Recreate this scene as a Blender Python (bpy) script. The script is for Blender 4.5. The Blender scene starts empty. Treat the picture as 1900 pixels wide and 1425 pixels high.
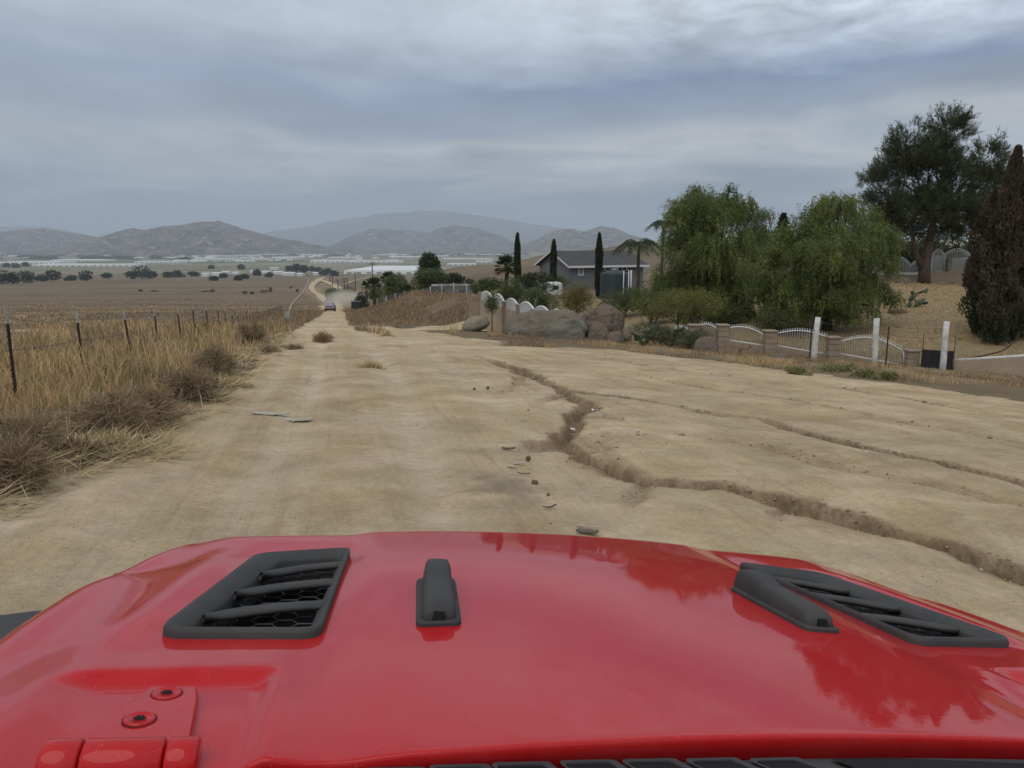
import bpy, math, random
import numpy as np
from mathutils import Matrix, Vector

# ------------------------------------------------------------------ camera, world, sun, exposure
SC = bpy.context.scene
COL = SC.collection
FPX = 1435.0                       # focal length in pixels of the 1900-wide photograph
PITCH = math.radians(10.2)
EYE = 1.65
cd = bpy.data.cameras.new('camera'); cam = bpy.data.objects.new('camera', cd); COL.objects.link(cam)
cd.sensor_width = 36.0; cd.lens = 36.0*FPX/1900.0; cd.clip_start = 0.05; cd.clip_end = 120000
cam.location = (0, 0, EYE); cam.rotation_euler = (math.pi/2-PITCH, 0, 0)
SC.camera = cam
SC.view_settings.view_transform = 'Standard'; SC.view_settings.look = 'None'
SC.view_settings.gamma = 1.0; SC.view_settings.exposure = 0.08
SC.view_settings.use_curve_mapping = False
SC.cycles.use_denoising = True
SC.cycles.max_bounces = 8; SC.cycles.diffuse_bounces = 3; SC.cycles.glossy_bounces = 4
SC.cycles.transparent_max_bounces = 16; SC.cycles.volume_bounces = 1
SC.cycles.volume_step_rate = 2.0

SUN_EL, SUN_ROT = math.radians(58), math.radians(205)
wd = bpy.data.worlds.new('World'); SC.world = wd; wd.use_nodes = True
nt = wd.node_tree; nt.nodes.clear()
def N(t, type_, **kw):
    n = t.nodes.new(type_)
    for k, v in kw.items():
        if k == 'inp':
            for i, val in v.items(): n.inputs[i].default_value = val
        else: setattr(n, k, v)
    return n
def L(t, a, ao, b, bi): t.links.new(a.outputs[ao], b.inputs[bi])
def M(t, op, a, b=None, c=None, clamp=False):
    n = t.nodes.new('ShaderNodeMath'); n.operation = op; n.use_clamp = clamp
    for i, v in enumerate((a, b, c)):
        if v is None: continue
        if isinstance(v, (int, float)): n.inputs[i].default_value = v
        else: t.links.new(v, n.inputs[i])
    return n.outputs[0]
sky = N(nt, 'ShaderNodeTexSky', sky_type='NISHITA', sun_disc=False)
sky.sun_elevation = SUN_EL; sky.sun_rotation = SUN_ROT
bg1 = N(nt, 'ShaderNodeBackground', inp={1: 0.10}); L(nt, sky, 0, bg1, 0)
tc = N(nt, 'ShaderNodeTexCoord')
nrm = N(nt, 'ShaderNodeVectorMath', operation='NORMALIZE'); L(nt, tc, 'Generated', nrm, 0)
sep = N(nt, 'ShaderNodeSeparateXYZ'); L(nt, nrm, 0, sep, 0)
X_, Y_, Z_ = sep.outputs
el = M(nt, 'MULTIPLY', M(nt, 'ARCSINE', Z_), 180/math.pi)               # elevation in degrees
az = M(nt, 'MULTIPLY', M(nt, 'ARCTAN2', X_, Y_), 180/math.pi)
zz = M(nt, 'ADD', M(nt, 'MAXIMUM', Z_, 0.0), 0.10)
pl = N(nt, 'ShaderNodeCombineXYZ')                                         # cloud-deck plane
nt.links.new(M(nt, 'DIVIDE', X_, zz), pl.inputs[0]); nt.links.new(M(nt, 'DIVIDE', Y_, zz), pl.inputs[1])
n1 = N(nt, 'ShaderNodeTexNoise', inp={'Scale': 0.5, 'Detail': 6.0, 'Roughness': 0.5, 'Distortion': 0.5}); L(nt, pl, 0, n1, 'Vector')
n2 = N(nt, 'ShaderNodeTexNoise', inp={'Scale': 1.15, 'Detail': 8.0, 'Roughness': 0.55, 'Distortion': 0.35}); L(nt, pl, 0, n2, 'Vector')
n3 = N(nt, 'ShaderNodeTexNoise', inp={'Scale': 0.25, 'Detail': 2.0}); L(nt, pl, 0, n3, 'Vector')
wob = M(nt, 'ADD', M(nt, 'MULTIPLY', M(nt, 'SUBTRACT', n1.outputs[0], 0.5), 11.0),
        M(nt, 'MULTIPLY', M(nt, 'SUBTRACT', n2.outputs[0], 0.5), 3.0))
elw = M(nt, 'ADD', el, wob)
ramp = N(nt, 'ShaderNodeValToRGB')
nt.links.new(M(nt, 'DIVIDE', elw, 24.0, clamp=True), ramp.inputs[0])
stops = [(0.0, (.215, .27, .335)), (3.5, (.23, .285, .355)), (6.3, (.58, .59, .61)), (8.2, (.28, .335, .43)),
         (10.6, (.21, .28, .43)), (12.2, (.36, .425, .54)), (14.5, (.60, .67, .76)), (18.0, (.64, .70, .78)), (24.0, (.58, .64, .72))]
cr = ramp.color_ramp
while len(cr.elements) < len(stops): cr.elements.new(0.5)
for e, (p_, c_) in zip(cr.elements, stops): e.position = p_/24.0; e.color = (*c_, 1)
# the left part of the deck is flatter and greyer
flat = N(nt, 'ShaderNodeMix', data_type='RGBA'); flat.inputs[7].default_value = (.36, .42, .51, 1)
L(nt, ramp, 0, flat, 6)
nt.links.new(M(nt, 'MULTIPLY', M(nt, 'DIVIDE', M(nt, 'SUBTRACT', 6.0, az), 34.0, clamp=True), 0.62), flat.inputs[0])
puff = N(nt, 'ShaderNodeMix', data_type='RGBA', blend_type='MULTIPLY', inp={0: 1.0}); L(nt, flat, 2, puff, 6)
pv = M(nt, 'ADD', 0.55, M(nt, 'MULTIPLY', n2.outputs[0], 0.92))
n4 = N(nt, 'ShaderNodeTexNoise', inp={'Scale': 5.0, 'Detail': 7.0, 'Roughness': 0.6, 'Distortion': 0.4}); L(nt, pl, 0, n4, 'Vector')
patch = M(nt, 'MULTIPLY', M(nt, 'DIVIDE', M(nt, 'SUBTRACT', elw, 8.0), 5.0, clamp=True), M(nt, 'ADD', .25, M(nt, 'DIVIDE', M(nt, 'ADD', az, 4.0), 24.0, clamp=True)))
pv = M(nt, 'ADD', pv, M(nt, 'MULTIPLY', M(nt, 'MULTIPLY', M(nt, 'SUBTRACT', n4.outputs[0], .50), 1.25), patch))   # broken altocumulus
cmb = N(nt, 'ShaderNodeCombineColor')
for i in range(3): nt.links.new(pv, cmb.inputs[i])
L(nt, cmb, 0, puff, 7)
bg2 = N(nt, 'ShaderNodeBackground', inp={1: 1.0}); L(nt, puff, 2, bg2, 0)
mx = N(nt, 'ShaderNodeMixShader', inp={0: 0.93}); L(nt, bg1, 0, mx, 1); L(nt, bg2, 0, mx, 2)
wo = N(nt, 'ShaderNodeOutputWorld'); L(nt, mx, 0, wo, 0)

sl = bpy.data.lights.new('sun', 'SUN'); sl.energy = 1.35; sl.angle = math.radians(60); sl.color = (1.0, .95, .87)
sun = bpy.data.objects.new('sun', sl); COL.objects.link(sun)
sd = Vector((math.sin(SUN_ROT)*math.cos(SUN_EL), math.cos(SUN_ROT)*math.cos(SUN_EL), math.sin(SUN_EL)))
sun.rotation_euler = (-sd).to_track_quat('-Z', 'Y').to_euler(); sun.location = (0, -30, 60)

# ------------------------------------------------------------------ helpers
rng = np.random.default_rng(7); random.seed(7)
PI = math.pi
def ray(px, py):
    u = (px-950)/FPX; v = (712-py)/FPX
    return np.array([u, math.cos(PITCH)+v*math.sin(PITCH), -math.sin(PITCH)+v*math.cos(PITCH)])
def W(px, py, Y):                       # photograph pixel at forward distance Y -> world point
    d = ray(px, py); s = Y/d[1]
    return Vector((d[0]*s, Y, EYE+d[2]*s))
def sst(x, a, b):
    t = np.clip((np.asarray(x, float)-a)/(b-a), 0, 1); return t*t*(3-2*t)
_tab = np.random.default_rng(3).random((256, 256))
def vnoise(x, y):
    xi = np.floor(x).astype(int); yi = np.floor(y).astype(int); fx = x-xi; fy = y-yi
    fx = fx*fx*(3-2*fx); fy = fy*fy*(3-2*fy)
    a = _tab[xi & 255, yi & 255]; b = _tab[(xi+1) & 255, yi & 255]; c = _tab[xi & 255, (yi+1) & 255]; d = _tab[(xi+1) & 255, (yi+1) & 255]
    return (a*(1-fx)+b*fx)*(1-fy)+(c*(1-fx)+d*fx)*fy
def fbm(x, y, o=4, g=.5):
    s = 0; a = 1; t = 0
    for i in range(o):
        s = s+a*(vnoise(x*2**i+17.3*i, y*2**i+9.1*i)-.5); t += a; a *= g
    return s/t*2
def tag(o, label=None, cat=None, group=None, kind=None):
    if label: o['label'] = label
    if cat: o['category'] = cat
    if group: o['group'] = group
    if kind: o['kind'] = kind
    return o
def empty(name, loc=(0, 0, 0), rz=0, label=None, cat=None, group=None):
    o = bpy.data.objects.new(name, None); COL.objects.link(o); o.location = loc; o.rotation_euler = (0, 0, rz)
    o.empty_display_size = .1
    return tag(o, label, cat, group)
def link(name, me, parent=None, loc=None, rot=None):
    o = bpy.data.objects.new(name, me); COL.objects.link(o)
    if parent: o.parent = parent
    if loc is not None: o.location = loc
    if rot is not None: o.rotation_euler = rot
    return o
def mesh_np(name, V, F, mat=None, smooth=False, attrs=None):
    V = np.asarray(V, np.float32); F = np.asarray(F, np.int32); k = F.shape[1]
    me = bpy.data.meshes.new(name)
    me.vertices.add(len(V)); me.vertices.foreach_set('co', V.ravel())
    me.loops.add(F.size); me.loops.foreach_set('vertex_index', F.ravel())
    me.polygons.add(len(F)); me.polygons.foreach_set('loop_start', np.arange(0, F.size, k, dtype=np.int32))
    if smooth: me.polygons.foreach_set('use_smooth', np.ones(len(F), bool))
    for an, av in (attrs or {}).items():
        at = me.attributes.new(an, 'FLOAT', 'POINT'); at.data.foreach_set('value', np.asarray(av, np.float32))
    me.update(calc_edges=True); me.validate()
    if mat: me.materials.append(mat)
    return me
class MB:                                # collects polygons of ONE part
    def __init__(s): s.v = []; s.f = []; s.sm = []
    def add(s, v, f, smooth=False):
        o = len(s.v); s.v += [tuple(p) for p in v]; s.f += [tuple(i+o for i in q) for q in f]; s.sm += [smooth]*len(f); return s
    def box(s, c, d, m=None):
        x, y, z = d[0]/2, d[1]/2, d[2]/2
        v = [Vector((i*x, j*y, k*z)) for k in (-1, 1) for j in (-1, 1) for i in (-1, 1)]
        if m: v = [m @ p for p in v]
        v = [p+Vector(c) for p in v]
        return s.add(v, [(0, 2, 3, 1), (4, 5, 7, 6), (0, 1, 5, 4), (2, 6, 7, 3), (0, 4, 6, 2), (1, 3, 7, 5)])
    def tube(s, pts, r, n=8, cap=True, sq=1.0):
        pts = [Vector(p) for p in pts]; rs = r if isinstance(r, (list, tuple)) else [r]*len(pts)
        v = []; f = []
        for i, p in enumerate(pts):
            t = (pts[min(i+1, len(pts)-1)]-pts[max(i-1, 0)]).normalized()
            u = t.cross(Vector((0, 0, 1))) if abs(t.z) < .92 else Vector((0, 1, 0)).cross(t)
            u.normalize(); w = u.cross(t)
            for k in range(n):
                a = 2*PI*k/n; v.append(p+(u*math.cos(a)+w*math.sin(a)*sq)*rs[i])
        for i in range(len(pts)-1):
            for k in range(n):
                f.append((i*n+k, i*n+(k+1) % n, (i+1)*n+(k+1) % n, (i+1)*n+k))
        if cap: f += [tuple(range(n))[::-1], tuple(range((len(pts)-1)*n, len(pts)*n))]
        return s.add(v, f, True)
    def lathe(s, prof, n=16, c=(0, 0, 0)):
        c = Vector(c); v = []; f = []
        for r, z in prof:
            for k in range(n): v.append(c+Vector((r*math.cos(2*PI*k/n), r*math.sin(2*PI*k/n), z)))
        for i in range(len(prof)-1):
            for k in range(n): f.append((i*n+k, i*n+(k+1) % n, (i+1)*n+(k+1) % n, (i+1)*n+k))
        f += [tuple(range(n))[::-1], tuple(range((len(prof)-1)*n, len(prof)*n))]
        return s.add(v, f, True)
    def prism(s, poly, z0, z1):
        n = len(poly); v = [(x, y, z0) for x, y in poly]+[(x, y, z1) for x, y in poly]
        f = [tuple(range(n))[::-1], tuple(range(n, 2*n))]+[(i, (i+1) % n, n+(i+1) % n, n+i) for i in range(n)]
        return s.add(v, f)
    def mesh(s, name, mat):
        me = bpy.data.meshes.new(name); me.from_pydata([tuple(p) for p in s.v], [], s.f)
        me.polygons.foreach_set('use_smooth', s.sm); me.materials.append(mat); me.update()
        return me
    def build(s, name, mat, parent=None, loc=None, rot=None, bevel=0, auto=True):
        o = link(name, s.mesh(name, mat), parent, loc, rot)
        if bevel:
            b = o.modifiers.new('b', 'BEVEL'); b.width = bevel; b.segments = 2; b.limit_method = 'ANGLE'; b.angle_limit = math.radians(40)
        return o
def copy_tree(o, parent=None):
    c = o.copy(); COL.objects.link(c)
    if parent: c.parent = parent
    for ch in o.children: copy_tree(ch, c)
    return c

# ------------------------------------------------------------------ materials
MATS = {}
def mat(name, col, rough=.8, var=0.0, vs=5.0, bump=0.0, bs=20.0, col2=None, tone=0.0, spec=.3, metal=0, coat=0, trans=0.0, obj=True, mapping=None, det=5):
    if name in MATS: return MATS[name]
    m = bpy.data.materials.new(name); m.use_nodes = True; t = m.node_tree
    b = t.nodes['Principled BSDF']; b.inputs['Roughness'].default_value = rough
    b.inputs['Specular IOR Level'].default_value = spec; b.inputs['Metallic'].default_value = metal
    if coat: b.inputs['Coat Weight'].default_value = coat; b.inputs['Coat Roughness'].default_value = .03
    out = None
    tc = N(t, 'ShaderNodeTexCoord'); src = (tc, 'Object')
    if mapping:
        mp = N(t, 'ShaderNodeMapping'); mp.inputs['Scale'].default_value = mapping; L(t, tc, 'Object', mp, 0); src = (mp, 0)
    c = N(t, 'ShaderNodeRGB'); c.outputs[0].default_value = (*col, 1); cur = c.outputs[0]
    if col2 is not None or var:
        n = N(t, 'ShaderNodeTexNoise', inp={'Scale': vs, 'Detail': float(det), 'Roughness': .6}); L(t, *src, n, 'Vector')
        x = N(t, 'ShaderNodeMix', data_type='RGBA')
        r = N(t, 'ShaderNodeMapRange', inp={1: .32, 2: .68}); L(t, n, 0, r, 0)
        c2 = col2 if col2 is not None else tuple(k*(1-var) for k in col)
        x.inputs[7].default_value = (*c2, 1); L(t, r, 0, x, 0); t.links.new(cur, x.inputs[6]); cur = x.outputs[2]
    if tone:
        a = N(t, 'ShaderNodeAttribute', attribute_name='tone')
        hs = N(t, 'ShaderNodeHueSaturation'); t.links.new(cur, hs.inputs['Color'])
        t.links.new(M(t, 'ADD', 1-tone, M(t, 'MULTIPLY', a.outputs['Fac'], 2*tone)), hs.inputs['Value'])
        t.links.new(M(t, 'ADD', .5+.05*tone, M(t, 'MULTIPLY', a.outputs['Fac'], -.1*tone)), hs.inputs['Hue'])
        cur = hs.outputs[0]
    t.links.new(cur, b.inputs['Base Color'])
    if bump:
        n = N(t, 'ShaderNodeTexNoise', inp={'Scale': bs, 'Detail': 6.0, 'Roughness': .65}); L(t, *src, n, 'Vector')
        bp = N(t, 'ShaderNodeBump', inp={'Strength': bump, 'Distance': .02}); L(t, n, 0, bp, 'Height'); L(t, bp, 0, b, 'Normal')
    if trans:
        tr = N(t, 'ShaderNodeBsdfTranslucent'); t.links.new(cur, tr.inputs[0])
        ms = N(t, 'ShaderNodeMixShader', inp={0: trans}); L(t, b, 0, ms, 1); L(t, tr, 0, ms, 2)
        L(t, ms, 0, t.nodes['Material Output'], 0)
    MATS[name] = m; return m

# ------------------------------------------------------------------ terrain
PY = [-400, -50, 0, 10, 20, 30, 34, 42, 52, 70, 100, 143, 200, 300, 600, 1000, 1500, 2500, 4000, 8000, 60000]
PZ = [20, 2.6, -1.65, -2.29, -2.93, -3.62, -3.98, -4.85, -5.65, -6.95, -9.1, -12.1, -16.2, -22.5, -37, -50, -63, -78, -88, -92, -92]
def prof(y):
    w = np.maximum(1.5, np.abs(y)*.07); s = 0
    for k in (-1, -.5, 0, .5, 1): s = s+np.interp(y+k*w, PY, PZ)
    return s/5+EYE
def yb(x):                              # the line of walls and banks right of the road
    return np.interp(x, [-4000, -60, -30, -20, -12, -6, -2, 1.2, 5, 7.8, 15, 22, 60, 4000], [9000, 300, 150, 104, 78, 62, 54, 42, 35.5, 29.5, 27.2, 25.5, 20, 20])
RIDGE = [(300, 546), (615, 543), (650, 530), (700, 514), (760, 504), (850, 497), (950, 486), (1000, 474), (1050, 468), (1100, 464), (1150, 457), (1300, 452), (1600, 448), (2600, 446)]
_rx = np.array([W(px, py, 650).x for px, py in RIDGE]); _rz = np.array([W(px, py, 650).z for px, py in RIDGE])
def base0(x, y):
    x = np.asarray(x, float); y = np.asarray(y, float)
    z = prof(y)
    f = 1-sst(y, 34, 60)
    z = z-.062*np.clip(x, 0, 19)*f-.022*np.clip(x, -14, 0)*f
    A = np.interp(x, _rx, _rz)-(np.interp(650, PY, PZ)+EYE)
    A = np.maximum(A, 0)*sst(x+.205*y, 0, 95)
    z = z+A*sst(y, 260, 650)*(1-sst(y, 680, 1300))*(1+.10*fbm(x/70, y/70, 4)*sst(y, 250, 450))
    return z
CTRL = [(1715, 528, 48), (1800, 528, 50), (1900, 528, 51), (1650, 526, 48), (1690, 577, 38), (1850, 602, 31.5), (1880, 606, 30),
        (1050, 534, 85), (1180, 534, 85), (1000, 540, 70), (1140, 556, 62), (1250, 560, 60), (1400, 555, 60), (1300, 600, 40), (1500, 600, 36), (1120, 600, 42),
        (895, 591, 54), (930, 598, 48), (940, 545, 75), (880, 548, 82), (800, 556, 88), (720, 568, 95), (680, 575, 105), (840, 575, 68), (690, 572, 130), (1760, 640, 29)]
_cp = []
for px, py, Y in CTRL:
    w = W(px, py, Y); r = min(1.0, max(.4, (Y-float(yb(w.x)))/18.0))
    _cp.append((w.x, w.y, min(6.0, max(-.5, (w.z-float(base0(w.x, w.y)))/r))))
_cp = np.array(_cp)
def base(x, y):
    x = np.asarray(x, float); y = np.asarray(y, float)
    z = base0(x, y)
    t = y-yb(x); m = (t > 0) & (y < 240) & (x < 130)
    if np.any(m):
        xm, ym, tm = x[m] if x.ndim else x, y[m] if y.ndim else y, t[m] if t.ndim else t
        n = 0; d = 0
        for cx, cy, r in _cp:
            w = 1/((xm-cx)**2+(ym-cy)**2+4.0)**1.5; n = n+w*r; d = d+w
        add = n/d*np.clip(tm/18, 0, 1)*(1-sst(ym, 110, 220))*(1-.85*sst(xm, 45, 120))
        if x.ndim: z[m] += add
        else: z = z+add
    return z
def gp(px, py, f=base):                 # where the sight line of a pixel meets the smooth ground
    d = ray(px, py); d = d/d[1]
    ys = np.concatenate([np.arange(1, 60, .1), np.geomspace(60, 9000, 1500)])
    g = f(d[0]*ys, ys)-(EYE+d[2]*ys)
    i = int(np.argmax(g > 0)) if np.any(g > 0) else len(ys)-1
    if i > 0 and g[i] > 0:
        a = g[i-1]/(g[i-1]-g[i]); Y = ys[i-1]+(ys[i]-ys[i-1])*a
    else: Y = ys[i]
    return np.array([d[0]*Y, Y])
def seg_dist(x, y, P, par=False):       # distance to a polyline, and the arc parameter 0..1
    best = np.full(x.shape, 1e9); bt = np.zeros(x.shape); side = np.zeros(x.shape)
    P = np.asarray(P, float); ln = np.r_[0, np.cumsum(np.hypot(*np.diff(P, axis=0).T))]
    for i in range(len(P)-1):
        a, b = P[i], P[i+1]; dx, dy = b-a; l2 = dx*dx+dy*dy
        t = np.clip(((x-a[0])*dx+(y-a[1])*dy)/l2, 0, 1)
        ex = x-a[0]-t*dx; ey = y-a[1]-t*dy; d = np.hypot(ex, ey)
        k = d < best; best = np.where(k, d, best)
        bt = np.where(k, (ln[i]+t*(ln[i+1]-ln[i]))/ln[-1], bt); side = np.where(k, np.sign(dx*ey-dy*ex), side)
    return (best, bt, side) if par else best
def inpoly(x, y, P):
    c = np.zeros(x.shape, bool); n = len(P)
    for i in range(n):
        x1, y1 = P[i]; x2, y2 = P[(i+1) % n]
        if y1 == y2: continue
        k = ((y1 > y) != (y2 > y)) & (x < (x2-x1)*(y-y1)/(y2-y1)+x1); c ^= k
    return c
def smooth_line(P, n=8):                # Catmull-Rom
    P = [np.array(p, float) for p in P]; P = [2*P[0]-P[1]]+P+[2*P[-1]-P[-2]]; out = []
    for i in range(1, len(P)-2):
        for k in range(n):
            t = k/n; a, b, c, d = P[i-1:i+3]
            out.append(.5*(2*b+(c-a)*t+(2*a-5*b+4*c-d)*t*t+(3*b-a-3*c+d)*t**3))
    out.append(P[-2]); return np.array(out)
LEFT_EDGE = [gp(*p, f=base0) for p in [(0, 940), (60, 905), (250, 850), (330, 775), (440, 715), (475, 668), (525, 642), (560, 622)]]
RIGHT_EDGE = [gp(*p, f=base0) for p in [(880, 629), (945, 643), (1150, 650), (1300, 668), (1500, 692), (1700, 718), (1900, 750)]]
_l0 = LEFT_EDGE[0]
DIRT = [(_l0[0]-1.5, -120), (_l0[0]-.4, 1.5)]+[tuple(p) for p in LEFT_EDGE]+[tuple(p) for p in RIGHT_EDGE]+[(RIGHT_EDGE[-1][0]+8, RIGHT_EDGE[-1][1]-2), (90, 12), (90, -120)]
ROADS = [  # centre line in pixels, width in metres
    (smooth_line([gp(*p) for p in [(630, 640), (606, 612), (608, 600), (615, 590), (620, 580), (616, 570), (618, 562), (598, 554), (592, 547), (580, 539), (579, 530), (589, 522), (600, 516)]]), [3.6, 3.4, 3.6, 4.2, 4.8, 6.5, 7.0, 5.0, 4.5, 5.0, 7.0, 10.0, 11.0]),
    (smooth_line([gp(*p) for p in [(590, 521), (604, 523), (615, 528), (627, 534), (640, 543)]]), [11, 10, 8, 7, 6]),
    (smooth_line([gp(*p) for p in [(640, 528), (660, 521), (690, 514)]]), [4, 4, 4]),
    (smooth_line([gp(*p) for p in [(640, 558), (655, 552), (668, 553)]]), [6, 7, 5]),
    (smooth_line([gp(*p, f=base0) for p in [(870, 634), (800, 627), (730, 613), (668, 606), (630, 608)]]), [2.6, 3.0, 3.0, 3.0, 3]),
    (smooth_line([gp(*p) for p in [(-60, 618), (100, 612), (250, 608), (350, 601), (430, 597), (500, 592)]]), [1.6, 1.4, 1.3, 1.5, 1.5, 1.6]),
    (smooth_line([gp(*p, f=base0) for p in [(770, 613), (840, 606), (915, 615)]]), [2.5, 4.0, 3.5]),
]
GUL = [  # gullies: centre line in pixels, width (m), depth (m) along it
    ([(895, 660), (930, 672), (985, 690), (1030, 712), (1062, 730), (1088, 748), (1075, 772), (1058, 795), (1052, 818), (1078, 842), (1130, 862), (1200, 882), (1290, 890), (1360, 893), (1430, 908), (1500, 930), (1600, 957), (1700, 980), (1800, 1010), (1900, 1042), (2050, 1100), (2300, 1210)],
     [.18, .24, .30, .38, .46, .5, .32, .28, .30, .34, .34, .30, .28, .27, .28, .30, .32, .34, .36, .38, .4, .4], [.05, .08, .13, .18, .24, .26, .21, .17, .14, .15, .18, .21, .21, .20, .20, .22, .24, .25, .27, .28, .28, .28]),
    ([(1050, 722), (1100, 725), (1150, 733), (1230, 748), (1310, 765), (1400, 775), (1440, 783), (1500, 800), (1600, 825), (1700, 848), (1790, 868), (1900, 895), (2100, 950)],
     [.3, .28, .22, .2, .2, .25, .34, .34, .3, .28, .26, .26, .26], [.14, .13, .11, .08, .05, .07, .15, .16, .15, .14, .13, .12, .1]),
    ([(1056, 812), (1020, 818), (985, 823), (950, 832)], [.35, .32, .25, .2], [.12, .10, .06, .02]),
    ([(1130, 862), (1090, 842), (1120, 812), (1180, 800)], [.5, .5, .4, .3], [.10, .06, .04, .02]),
    ([(1000, 652), (1150, 668), (1300, 690), (1600, 725), (1900, 775)], [.3, .3, .35, .3, .3], [.01, .03, .04, .035, .03]),
    ([(1150, 690), (1320, 716), (1500, 748), (1700, 785), (1900, 822)], [.3, .3, .3, .3, .3], [.01, .035, .045, .04, .03]),
    ([(1180, 790), (1320, 812), (1500, 852), (1700, 895), (1900, 940)], [.25, .3, .3, .3, .3], [.01, .035, .045, .05, .04]),
    ([(985, 690), (960, 712), (930, 730)], [.2, .2, .15], [.08, .05, .01]), ([(1062, 730), (1020, 738), (985, 752)], [.2, .18, .15], [.1, .05, .01]),
    ([(1200, 882), (1160, 905), (1135, 940)], [.2, .18, .14], [.09, .05, .01]), ([(1500, 930), (1450, 948), (1420, 975)], [.2, .18, .14], [.09, .05, .01]), ([(1075, 772), (1120, 768), (1160, 778)], [.2, .18, .14], [.09, .05, .01]),
]
GULW = [(smooth_line([gp(*p, f=base0) for p in P]), w, d) for P, w, d in GUL]
def gully(x, y, wall=False):
    cut = np.zeros(x.shape); wl = np.zeros(x.shape)
    jx = .28*fbm(x*.9, y*.9, 4); jy = .28*fbm(x*.9+40, y*.9, 4)
    jx = jx+.09*fbm(x*4, y*4, 3); jy = jy+.09*fbm(x*4+9, y*4, 3)
    for P, w, d in GULW:
        D, t, s = seg_dist(x+jx, y+jy, P, True)
        ww = np.interp(t, np.linspace(0, 1, len(w)), w); dd = np.interp(t, np.linspace(0, 1, len(d)), d)
        q = D/ww*2
        # undercut far wall, softer near wall, gentle shoulders
        brk = .72+.5*vnoise(t*90, q*0); near = (1-sst(q, .45, 1.0))*np.minimum(1, brk); sh = (1-sst(q, .7, 4.5))*.20
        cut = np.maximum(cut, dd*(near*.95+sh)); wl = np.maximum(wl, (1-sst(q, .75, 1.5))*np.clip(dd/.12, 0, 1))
    return (cut, wl) if wall else cut
HX, HY = math.sin(math.radians(-12.5)), math.cos(math.radians(-12.5))
RUTS = [(-2.35, .22, .05), (-.75, .22, .045), (.75, .24, .05), (2.1, .25, .035), (-3.7, .25, .04), (-1.5, .16, .02)]
def ground(x, y, full=False):
    x = np.atleast_1d(np.asarray(x, float)); y = np.atleast_1d(np.asarray(y, float))
    z = base(x, y)
    r = np.hypot(x, y); near = r < 70
    ins = inpoly(x, y, DIRT); dE = np.where(r < 140, seg_dist(x, y, DIRT), 99.0); sd_ = np.where(ins, dE, -dE)
    dirt = sst(sd_+.55*fbm(x*.8, y*.8, 4), -.25, .3)
    prox = np.zeros(x.shape)
    for P, ws in ROADS:
        k = (x > P[:, 0].min()-50) & (x < P[:, 0].max()+50) & (y > P[:, 1].min()-50) & (y < P[:, 1].max()+50)
        if not np.any(k): continue
        D, t, _ = seg_dist(x[k], y[k], P, True); wv = np.interp(t, np.linspace(0, 1, len(ws)), ws)/2
        prox[k] = np.maximum(prox[k], 1-sst(D, wv, wv+38)); e = np.maximum(.25, wv*.22); dirt[k] = np.maximum(dirt[k], 1-sst(D+fbm(x[k]/3, y[k]/3, 3)*e*.8, wv-e, wv+e))
    wl = np.zeros(x.shape); rt = np.zeros(x.shape)
    if np.any(near):
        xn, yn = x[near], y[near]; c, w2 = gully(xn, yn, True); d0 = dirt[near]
        a = xn*HY-yn*HX; b = xn*HX+yn*HY                 # across / along the road heading
        rut = 0; wig = .35*fbm(b*.06, b*.02+3, 2)+.05*fbm(b*.5, b*.1, 2)
        for c0, w0, dd in RUTS: rut = rut+dd*np.exp(-((a-c0-wig)/w0)**2)*(.6+.8*vnoise(b*.3+c0*7, a*0))
        zn = -c-rut*d0*(1-sst(yn, 22, 34))*(1-sst(xn, 1.2, 2.6))
        zn = zn+d0*(.04*fbm(xn*.5, yn*.5, 3)+.018*fbm(xn*2.3, yn*2.3, 5, .6)+.006*fbm(a*6, b*.6, 3))
        # low ridges where water has run along the right-hand track
        q = xn*.42+yn*.91
        zn = zn+d0*.05*fbm(q*.75, (xn-yn*.4)*.06, 3)*sst(xn, 1.5, 4)
        off = (1-d0); zn = zn+off*(.10*fbm(xn*.4, yn*.4, 4)+.035*fbm(xn*2, yn*2, 3)+.06)
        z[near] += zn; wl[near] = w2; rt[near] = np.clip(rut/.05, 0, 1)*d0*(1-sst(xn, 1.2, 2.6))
    far = np.clip((r-60)/200, 0, 1)
    z = z+far*(1-dirt)*(1-.93*prox)*(.6*fbm(x/9, y/9, 4)+1.2*fbm(x/60, y/60, 4)*np.clip((r-150)/400, 0, 1))-.05*dirt*far
    if full == 2: return z, dirt, wl, rt, sst(y-yb(x), -9.0, -4.0)*(1-sst(y, 48, 60))*sst(x, -10, -4)
    return (z, dirt, wl) if full else z
def gz(x, y): return float(ground(x, y)[0])
def on(px, Y, dz=0):                    # foot point on the ground below a pixel column at distance Y
    X = W(px, 560, Y).x
    for _ in range(3):
        z = gz(X, Y); k = (z-EYE)/Y; a = math.atan(-k); py = 712-FPX*math.tan(PITCH-a); X = W(px, py, Y).x
    return Vector((X, Y, z+dz))
def onp(px, py, dz=0):
    p = gp(px, py); return Vector((p[0], p[1], gz(p[0], p[1])+dz))

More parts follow.
